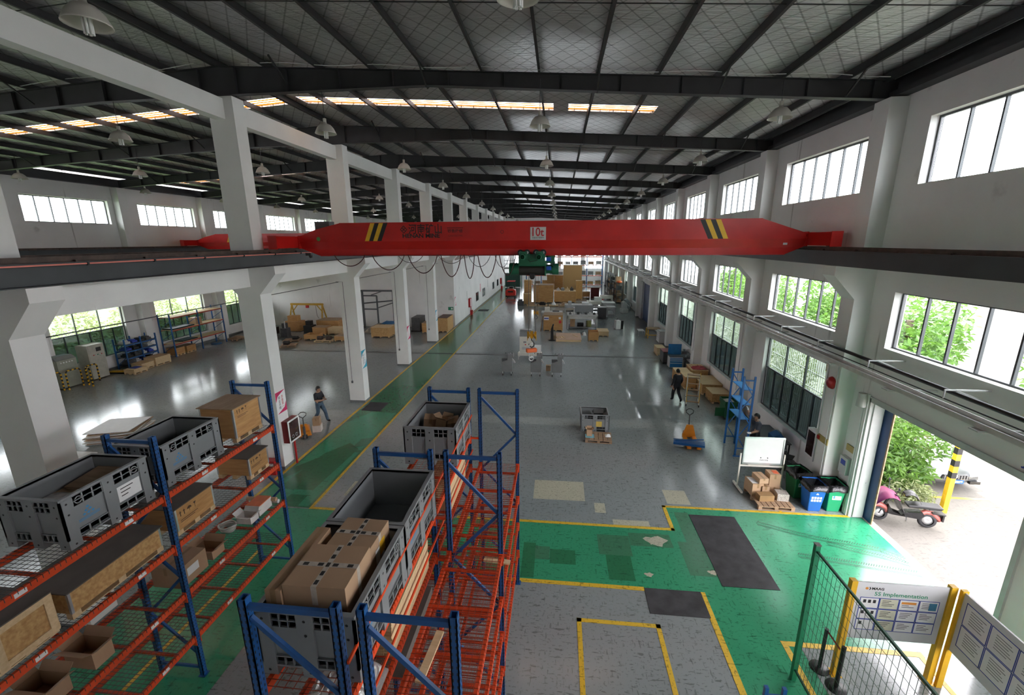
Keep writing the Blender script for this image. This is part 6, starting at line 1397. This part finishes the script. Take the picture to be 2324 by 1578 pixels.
# far end: racks, mezzanine rail, forklift
def long_rack(label, x0, x1, y, levels, H, fill):
    t = thing('pallet_rack', label, 'rack', (0,y,0)); n = int((x1-x0)/2.6)
    for i in range(n+1):
        x = x0+(x1-x0)*i/n
        for q in (0,1.0): MB().bx(x-.05,x+.05,q-.05,q+.05,0,H).build('post', M_BLUE, t)
    for z in levels:
        for q in (0,1.0): MB().bx(x0,x1,q-.03,q+.03,z-.1,z).build('beam', M_ORANGE, t)
        MB().bx(x0,x1,.03,.97,z-.03,z).build('deck', M_DGREY, t)
    rnd = random.Random(fill)
    for li,z in enumerate(levels):
        for i in range(2*n):
            x = x0+(x1-x0)*(i+.5)/(2*n); h = rnd.uniform(.55,.85); m = (M_GREY,M_GREY,M_PALLET,M_LGREY)[(i+li)%4] if li else (M_CARD,M_PALLET,M_PLY)[i%3]
            o = MB().bx(-.48,.48,-.4,.4,.1,h).bx(-.48,-.36,-.4,.4,0,.1).bx(.36,.48,-.4,.4,0,.1).bx(-.5,.5,-.42,.42,h-.06,h).build('storage_bin', m); o.location=(x,y+.5,z+.001)
            tag(o, 'far storage bin on the %s level, %s from the left' % (('lowest','second','third','top')[li], ('first','second','third','fourth','fifth','sixth','seventh','eighth','ninth','tenth','eleventh','twelfth')[i]), 'bin', 'bins on the far rack')
    return t
long_rack('long blue and orange rack of bins across the far end', -6.0, 8.0, 82.0, (.3,2.0,3.9,5.4), 6.6, 7)
t = thing('mezzanine_rail', 'grey platform railing at the far end beside the office wall', 'railing', (0,80,0))
for i in range(7): MB().bx(-9.9+.55*i,-9.84+.55*i,-.03,.03,0,5.2).build('post', M_DGREY, t)
for z in (3.6,4.2,4.8): MB().bx(-9.9,-6.5,-.02,.02,z-.03,z+.03).build('rail', M_DGREY, t)
MB().bx(-9.9,-6.5,0,2,3.3,3.45).build('platform', M_DGREY, t)
t = thing('green_gate', 'dark green gate panel beneath the far platform', 'gate', (-8.2,79.5,0)); MB().bx(-1.5,1.3,-.03,.03,.1,2.6).build('gate_leaf', pm('far green',(.02,.07,.05),.5), t); MB().bx(1.4,1.55,-.06,.06,0,5.0).build('post', pm('far post green',(.02,.16,.08),.5), t)
t = thing('forklift', 'red forklift truck parked at the far left of the aisle', 'forklift', (-7.15,65.8,0)); M_FK = pm('forklift red',(.68,.035,.025),.35)
MB().prism([(-.75,.25),(.75,.25),(.78,.75),(.70,1.1),(.45,1.22),(-.45,1.22),(-.70,1.1),(-.78,.75)], 'y', -.6, .5).build('counterweight', M_FK, t, bevel=.05); MB().bx(-.6,.6,.5,1.9,.25,.9).build('chassis', M_FK, t); MB().bx(-.3,.3,.3,.8,1.2,1.5).build('seat', M_BLACK, t)
for x in (-.55,.55):
    for y in (-.1,1.5): MB().bx(x-.04,x+.04,y-.04,y+.04,.9,2.3).build('overhead_post', M_BLACK, t)
    MB().cyl((x*1.15-.12,-.2,.28),(x*1.15+.12,-.2,.28),.28,n=16).build('wheel', M_TYRE, t); MB().cyl((x*1.15-.12,1.5,.32),(x*1.15+.12,1.5,.32),.32,n=16).build('wheel', M_TYRE, t); MB().bx(x*.7-.05,x*.7+.05,1.9,2.0,.1,2.4).build('mast', M_BLACK, t); MB().bx(x*.6-.06,x*.6+.06,2.0,3.1,.08,.13).build('fork', M_BLACK, t)
for i in range(5): MB().bx(-.6,.6,-.1+.38*i,.0+.38*i,2.3,2.36).build('roof_bar', M_FK, t)
MB().bx(-.4,.4,-.62,-.60,.75,.95).build('vent', M_BLACK, t)
# office wall windows and fittings
for i,(a,b) in enumerate(((52.85,54.5),(57.5,59.4),(66.6,68.3),(71.5,73.2))):
    WN[0] += 1; r = sroot('window_%d' % WN[0]); MB().bx(-10.09,-10.05,a,b,1.03,1.10).bx(-10.09,-10.05,a,b,2.03,2.10).bx(-10.09,-10.05,a,a+.08,1.1,2.03).bx(-10.09,-10.05,b-.08,b,1.1,2.03).bx(-10.09,-10.05,(a+b)/2-.04,(a+b)/2+.04,1.1,2.03).build('window_frame', M_DGREY, r); MB().bx(-10.089,-10.07,a+.08,b-.08,1.1,2.03).build('pane', pm('dark office glass',(.03,.035,.035),.08), r)
for i,(y,l) in enumerate(((48.6,'red fire hydrant cabinet on the office wall, near one'),(76.0,'red fire hydrant cabinet on the office wall, far one'))):
    t = thing('hydrant_cabinet', l, 'cabinet', (-10.09,y,0)); MB().bx(0,.22,-.4,.4,1.0,2.0).build('box', MATS['alarm red'], t); MB().bx(.22,.23,-.3,.1,1.1,1.9).build('door_panel', M_PAPER if i == 0 else MATS['alarm red'], t); MB().cyl((.1,.5,0),(.1,.5,1.0),.05,n=8).build('pipe', MATS['alarm red'], t); MB().bx(.02,.3,.4,.75,0,.55).build('extinguisher_box', MATS['alarm red'], t)
for i,(y,c) in enumerate(((47.6,M_LGREY),(56.0,M_PINKP),(62.0,M_LGREY),(69.5,M_LGREY))): tag(MB().bx(-10.09,-10.075,y-.12,y+.12,1.9,2.9).bx(-10.09,-10.07,y-.14,y+.14,2.88,2.92).build('wall_sign', c), ('first','second, reddish','third','fourth')[i]+' narrow upright sign on the office wall', 'sign', 'narrow signs on the office wall')
t = thing('exit_sign', 'green emergency exit sign on the office front wall', 'sign', (-10.47,41.535,1.88)); MB().bx(-.26,.26,0,.015,-.16,.16).build('plate', pm('exit green',(.0,.20,.09),.5), t); MB().prism([(.02,-.08),(.20,-.08),(.20,.02),(.12,.10),(.02,.04)], 'y', -.003, 0).build('pictogram', M_PAPER, t)
# ------------------------------------------------------------------ left hall: goods in front of the office front wall
crate('large open board crate with dark load beside the office corner', (-10.72,40.2,0), 1.0, 2.2, 1.36, strips=False, body=M_OSB, lid=pm('dark brown load',(.09,.045,.03),.6), over=-.03)
crate('brown crate half hidden behind the fourth column', (-12.1,39.2,0), .9, 1.2, .95, strips=False)
t = thing('radiator_stack', 'dark green ribbed units beside the board crate', 'machine', (-13.3,40.0,0)); 
for i in range(6): MB().bx(-.4,.4,-.9+.3*i,-.64+.3*i,.15,1.35).build('rib', M_DGREY, t)
MB().bx(-.45,.45,-.95,.95,0,.15).build('base', M_BLACK, t)
crate('pale crate in front of the grey steel frame', (-15.7,37.1,0), 1.65, 1.4, .92, strips=False, body=M_OSB, lid=M_PINE)
crumple('scrap_heap', 'heap of sheets and scrap beneath the steel frame', 'scrap', -18.2, -14.9, 38.4, 40.6, 0, 1.0, pm('mixed scrap',(.12,.11,.10),.6,scale=2.5,col2=(.48,.42,.33)), 12, 50)
crumple('blue_tarp', 'blue tarpaulin on the scrap heap', 'tarpaulin', -16.4, -15.2, 38.3, 39.4, .88, .3, pm('blue tarp',(.03,.12,.26),.5), 8, 52)
t = thing('steel_portal_frame', 'grey steel portal frame standing before the white wall', 'frame', (0,40.6,0)); M_SF = pm('frame steel',(.075,.08,.085),.5)
for p,q,w in (((-19,0,0),(-19,0,3.7),.16),((-15.9,0,0),(-15.9,0,3.7),.16),((-19.1,0,3.7),(-15.8,0,3.7),.16),((-17.6,.1,0),(-17.6,.1,3.2),.12),((-19,.1,3.2),(-17.6,.1,3.2),.12),((-19,.1,2.45),(-15.9,.1,2.75),.12),((-19,0,1.9),(-17.6,0,1.9),.12),((-17.6,0,2.0),(-15.9,0,2.55),.1),((-18.2,.2,3.25),(-17.0,.2,3.65),.08)): MB().bar(p,q,w).build('member', M_SF, t)
t = thing('gantry_crane', 'small yellow portable gantry crane before the white wall', 'gantry', (-24.9,40.7,0)); M_GY = pm('gantry yellow',(.55,.32,.02),.5)
MB().bx(-1.7,1.7,-.08,.08,2.22,2.40).build('beam', M_GY, t)
for s in (-1,1):
    MB().bar((s*1.6,0,2.3),(s*1.75,-.7,0),.1).bar((s*1.6,0,2.3),(s*1.75,.7,0),.1).bx(s*1.7,s*1.8,-.8,.8,.05,.15).build('leg_frame', M_GY, t); MB().bar((s*1.62,0,1.5),(s*1.0,0,2.25),.07).build('brace', M_GY, t)
MB().bx(-.1,.15,-.1,.1,1.95,2.2).build('chain_hoist', M_REDINK, t); MB().tube([(.9,0,2.2),(.95,0,1.2),(1.1,0,.9)], .02, 5).build('chain', M_DGREY, t)
crate('big flat crate stacked behind, left hall', (-21.9,39.6,0), 2.2, 1.6, 1.05, strips=False, body=M_PLY, lid=M_PLYTOP); crate('crate with parts on it, left of the pale low crate', (-21.8,37.6,0), 1.25, 1.1, .72, strips=False); crate('pale low crate beside the third column', (-20.38,37.8,0), 1.40, 1.1, .62, strips=False, body=M_PINE, lid=M_PINE)
crate('open crate nearest the floor channel, left hall', (-21.45,35.5,0), 1.2, 1.0, .50, strips=False, lid=False); crate('crate of rails at the column edge, left hall', (-18.45,35.2,0), 1.3, 1.0, .46, strips=False)
pallet('pallet with castings between the crates, left hall', (-19.95,34.7,0), 1.5, 1.0, .0, 6, None, M_PINE); pallet('near pallet with motors, left hall', (-22.0,32.7,0), 1.2, 1.0, .4, 6, None, M_PALLET); pallet('second pallet with motors, left hall', (-22.9,34.6,0), 1.3, 1.0, .3, 6, None, M_PALLET)
for i,(x,y,l) in enumerate(((-20.4,34.7,'left casting on the pale pallet'),(-19.6,34.7,'right casting on the pale pallet'),(-22.2,32.7,'black motor on the near pallet'),(-22.6,34.6,'black motor on the second pallet'))):
    o = MB().cyl((-.2,0,.16),(.25,0,.16),.15,n=12).bx(-.2,.2,-.15,.15,0,.05).cyl((.25,0,.16),(.4,0,.16),.05,n=8).build('motor', (M_RUST,M_RUST,M_BLACK,M_BLACK)[i]); o.location=(x,y,.141); tag(o,l,'motor')
for i,(x,y,sx,sy,h,m,l) in enumerate(((-23.1,37.8,.8,.8,1.2,M_BLACK,'black covered machine beside the crates, left hall'),(-25.2,38.8,1.6,1.0,1.5,M_PLY,'brown cabinet behind the drilling machines'),(-24.5,36.2,.6,.6,1.25,M_DGREY,'grey drilling machine, right one'),(-25.6,35.6,.7,.7,1.4,M_DGREY,'grey drilling machine, left one'),(-26.5,37.0,.9,1.2,1.0,M_BLACK,'dark machine table by the left column'))):
    t = thing('machine', l, 'machine', (x,y,0)); MB().bx(-sx/2,sx/2,-sy/2,sy/2,.05,h*.65).build('base', m, t); MB().bx(-sx*.3,sx*.3,-sy*.3,sy*.3,h*.65,h).build('head', m, t); MB().bx(-sx/2-.05,sx/2+.05,-sy/2-.05,sy/2+.05,0,.05).build('plinth', M_DGREY, t)
    if i > 1: MB().cyl((sx*.2,-sy*.3,h*.5),(sx*.2,-sy*.3,h+.2),.05,n=8).build('spindle', M_LGREY, t)
# along the left wall
t = thing('electrical_cabinet', 'tall cream electrical cabinet by the left windows', 'cabinet', (-29.2,23.55,0)); MB().bx(-.4,.4,-.5,.5,0.05,2.2).build('case', pm('cabinet beige',(.46,.44,.37),.5), t); MB().bx(.4,.412,-.45,.45,.1,2.15).build('door', MATS['cabinet beige'], t); MB().bx(.412,.42,.0,.3,1.75,2.0).build('display', M_BLACK, t)
for i in range(5): MB().cyl((.41,-.2+.12*i,1.55),(.44,-.2+.12*i,1.55),.03,n=8).build('button', (M_REDINK,M_WHITE,M_GREENINK,M_WHITE,M_REDINK)[i], t)
t = thing('electrical_cabinet', 'shorter grey green cabinet with white buttons by the left column', 'cabinet', (-29.15,21.9,0)); MB().bx(-.4,.35,-.6,.45,.05,1.7).build('case', pm('cabinet olive',(.30,.31,.25),.5), t); MB().prism([(-.4,1.7),(.35,1.7),(.1,1.9),(-.4,1.9)], 'y', -.6, .45).build('hood', M_GREY, t)
for i in range(5): MB().cyl((.35,-.4+.15*i,1.55),(.37,-.4+.15*i,1.55),.04,n=8).build('button', M_WHITE, t)
def hoop(label, x, y, rz, L=.8):
    t = thing('barrier_hoop', label, 'barrier', (x,y,0), rz, 'striped barrier hoops in the left hall'); pts = [(0,-L/2,0),(0,-L/2,1.0),(0,-L/2+.1,1.12),(0,L/2-.1,1.12),(0,L/2,1.0),(0,L/2,0)]
    segs = []
    for a,b in zip(pts, pts[1:]):
        d = Vector(b)-Vector(a); n = max(1,int(d.length/.11))
        for i in range(n): segs.append((Vector(a)+d*i/n, Vector(a)+d*(i+1)/n))
    me = [MB(),MB()]
    for i,(a,b) in enumerate(segs): me[i%2].cyl(a,b,.04,n=8)
    me[0].build('yellow_bands', M_YPAINT, t); me[1].build('black_bands', M_BLACK, t)
hoop('yellow and black barrier hoop nearest the left column', -28.4, 21.7, 0); hoop('second yellow and black barrier hoop', -28.35, 22.7, .1, .7); hoop('third barrier hoop turned sideways', -27.9, 22.1, 1.2, .55); hoop('barrier hoop in front of the olive cabinet', -28.6, 20.9, .0, .6)
for i in range(6):
    o = MB().bx(-.6,.6,-.05,.05,0,.09).build('striped_beam', M_YPAINT if i%2 else M_BLACK); o.location=(-28.9+.05*(i%3),24.5+.11*(i%3),.0+.091*(i//3)); o.rotation_euler=(0,0,.15*(i%2)); tag(o, 'striped barrier beam %s in the heap by the cream cabinet' % ('a','b','c','d','e','f')[i] if 0 else ('lower left','lower middle','lower right','upper left','upper middle','upper right')[i]+' barrier beam in the heap by the cream cabinet', 'beam', 'barrier beams in the heap')
crate('pale crate by the left windows, right of the blue shelf', (-28.15,26.9,0), .9, 1.2, .6, strips=False, body=M_PINE, lid=M_PINE); crate('low pale crate with blue sheet, left hall', (-27.7,24.8,0), .75, .95, .34, strips=False, body=M_PINE, lid=M_PINE); crate('middle pale crate by the left windows', (-28.15,25.75,0), .8, .9, .45, strips=False, body=M_PINE, lid=M_PINE)
crumple('blue_sheet_pile', 'dark blue sheeting on the low pale crate', 'sheeting', -28.0, -27.45, 24.55, 25.1, .355, .12, pm('deep blue sheet',(.02,.03,.25),.5), 6, 61)
def small_rack(label, loc, L, D, levels, H, post, beam, wood, ny=2):
    t = thing('storage_rack', label, 'rack', loc)
    for i in range(ny+1):
        y = L*i/ny
        for x in (0,D): MB().bx(x-.035,x+.035,y-.035,y+.035,0,H).build('post', post, t)
        for z in (.3,1.2,2.1):
            if z+.6 < H: MB().bar((0,y,z),(D,y,z+.6),.03).build('brace', post, t)
    for z in levels:
        for x in (0,D): MB().bx(x-.02,x+.02,.035,L-.035,z-.08,z).build('beam', beam, t)
        MB().bx(.0,D,.035,L-.035,z,z+.02).build('shelf_board', wood, t)
    return t
small_rack('blue rack with red beams and pale shelves by the left windows', (-29.4,28.75,0), 5.1, .95, (.95,2.0,2.95), 3.2, M_BLUE, pm('red beam',(.42,.05,.03),.45), M_PINE)
small_rack('low dark blue rack crowded with parts beside it', (-29.5,25.3,0), 2.3, .8, (.35,.8,1.25,1.7), 2.1, M_BLUE, M_BLUE, M_DGREY)
for i,z in enumerate((.372,.822,1.272,1.722)):
    for j in range(4): o = MB().bx(-.28,.28,-.18,.18,0,.14).bx(-.2,.2,-.12,.12,.14,.22).build('parts_tray', (M_DGREY,M_BLACK,M_BLUEINK,M_LGREY)[(i+j*3)%4]); o.location=(-29.1,25.65+.52*j,z); tag(o, 'parts tray on level %s, place %s, of the dark blue rack' % (('one','two','three','four')[i],('one','two','three','four')[j]), 'tray', 'trays on the dark blue rack')
crate('brown crate under the red beamed rack, near end', (-28.95,29.3,0), .8, .75, .62, strips=False); crate('brown crate under the red beamed rack, middle', (-28.95,30.3,0), .8, .85, .58, strips=False)
carton('brown box on the middle shelf of the red beamed rack', (-29.0,31.6,2.022), .6, .6, .5); tag(MB().bx(-29.35,-28.5,28.9,30.9,2.022,2.12).build('grating_panel', M_BLACK), 'black grating lying on the middle shelf of the red beamed rack', 'grating')
tag(MB().bx(-29.35,-28.5,29.6,31.0,.972,1.05).build('black_board', M_BLACK), 'black board on the lowest shelf of the red beamed rack', 'board')
o = MB().lathe([(.001,.10),(.35,.12),(.42,.05),(.38,0),(.001,0)], n=18).build('blue_basin', MATS['blue tarp']); o.location=(-28.7,33.0,0); tag(o,'round blue basin on the floor by the rack end','basin')
pallet('pallet of brown boards by the left wall', (-28.2,34.8,0), 1.4, 1.0, 1.57, 6); crumple('board_scraps', 'loose brown boards on the pallet by the left wall', 'boards', -28.6, -27.8, 34.3, 35.3, .162, .25, M_PALLET, 7, 70)
t = thing('board_stack', 'stack of white faced boards on the floor behind the left rack', 'boards', (-19.3,16.0,0), .35)
for i in range(9): MB().box((.05*math.sin(i*2.1),.06*math.cos(i*1.7),.03+.055*i),(1.7,1.9-.03*i,.03),rz=.08*math.sin(i*1.3)).build('board', (M_WHITE,M_PALLET,M_WHITE,M_PLYTOP)[i%4] if i < 8 else M_WHITE, t)
crumple('loose_sheet', 'thin crumpled sheets beside the white board stack', 'sheets', -20.2, -18.6, 13.6, 14.4, .02, .2, M_WHITE, 7, 72)
# ------------------------------------------------------------------ small parts that cannot be picked apart
for o in bpy.data.objects:
    if o.name.split('.')[0] in ('slot_row','rib_grid','recess','drain_hole','wire_deck','rail_clip','conductor_holder','conductor_bar','security_grille','print','tape_print','stencil_marks','stencil_logo','vertical_wire','horizontal_wire','grille_bar','foliage','connector','yellow_bands','black_bands','fly_brace','bin_print'): o['kind'] = 'stuff'
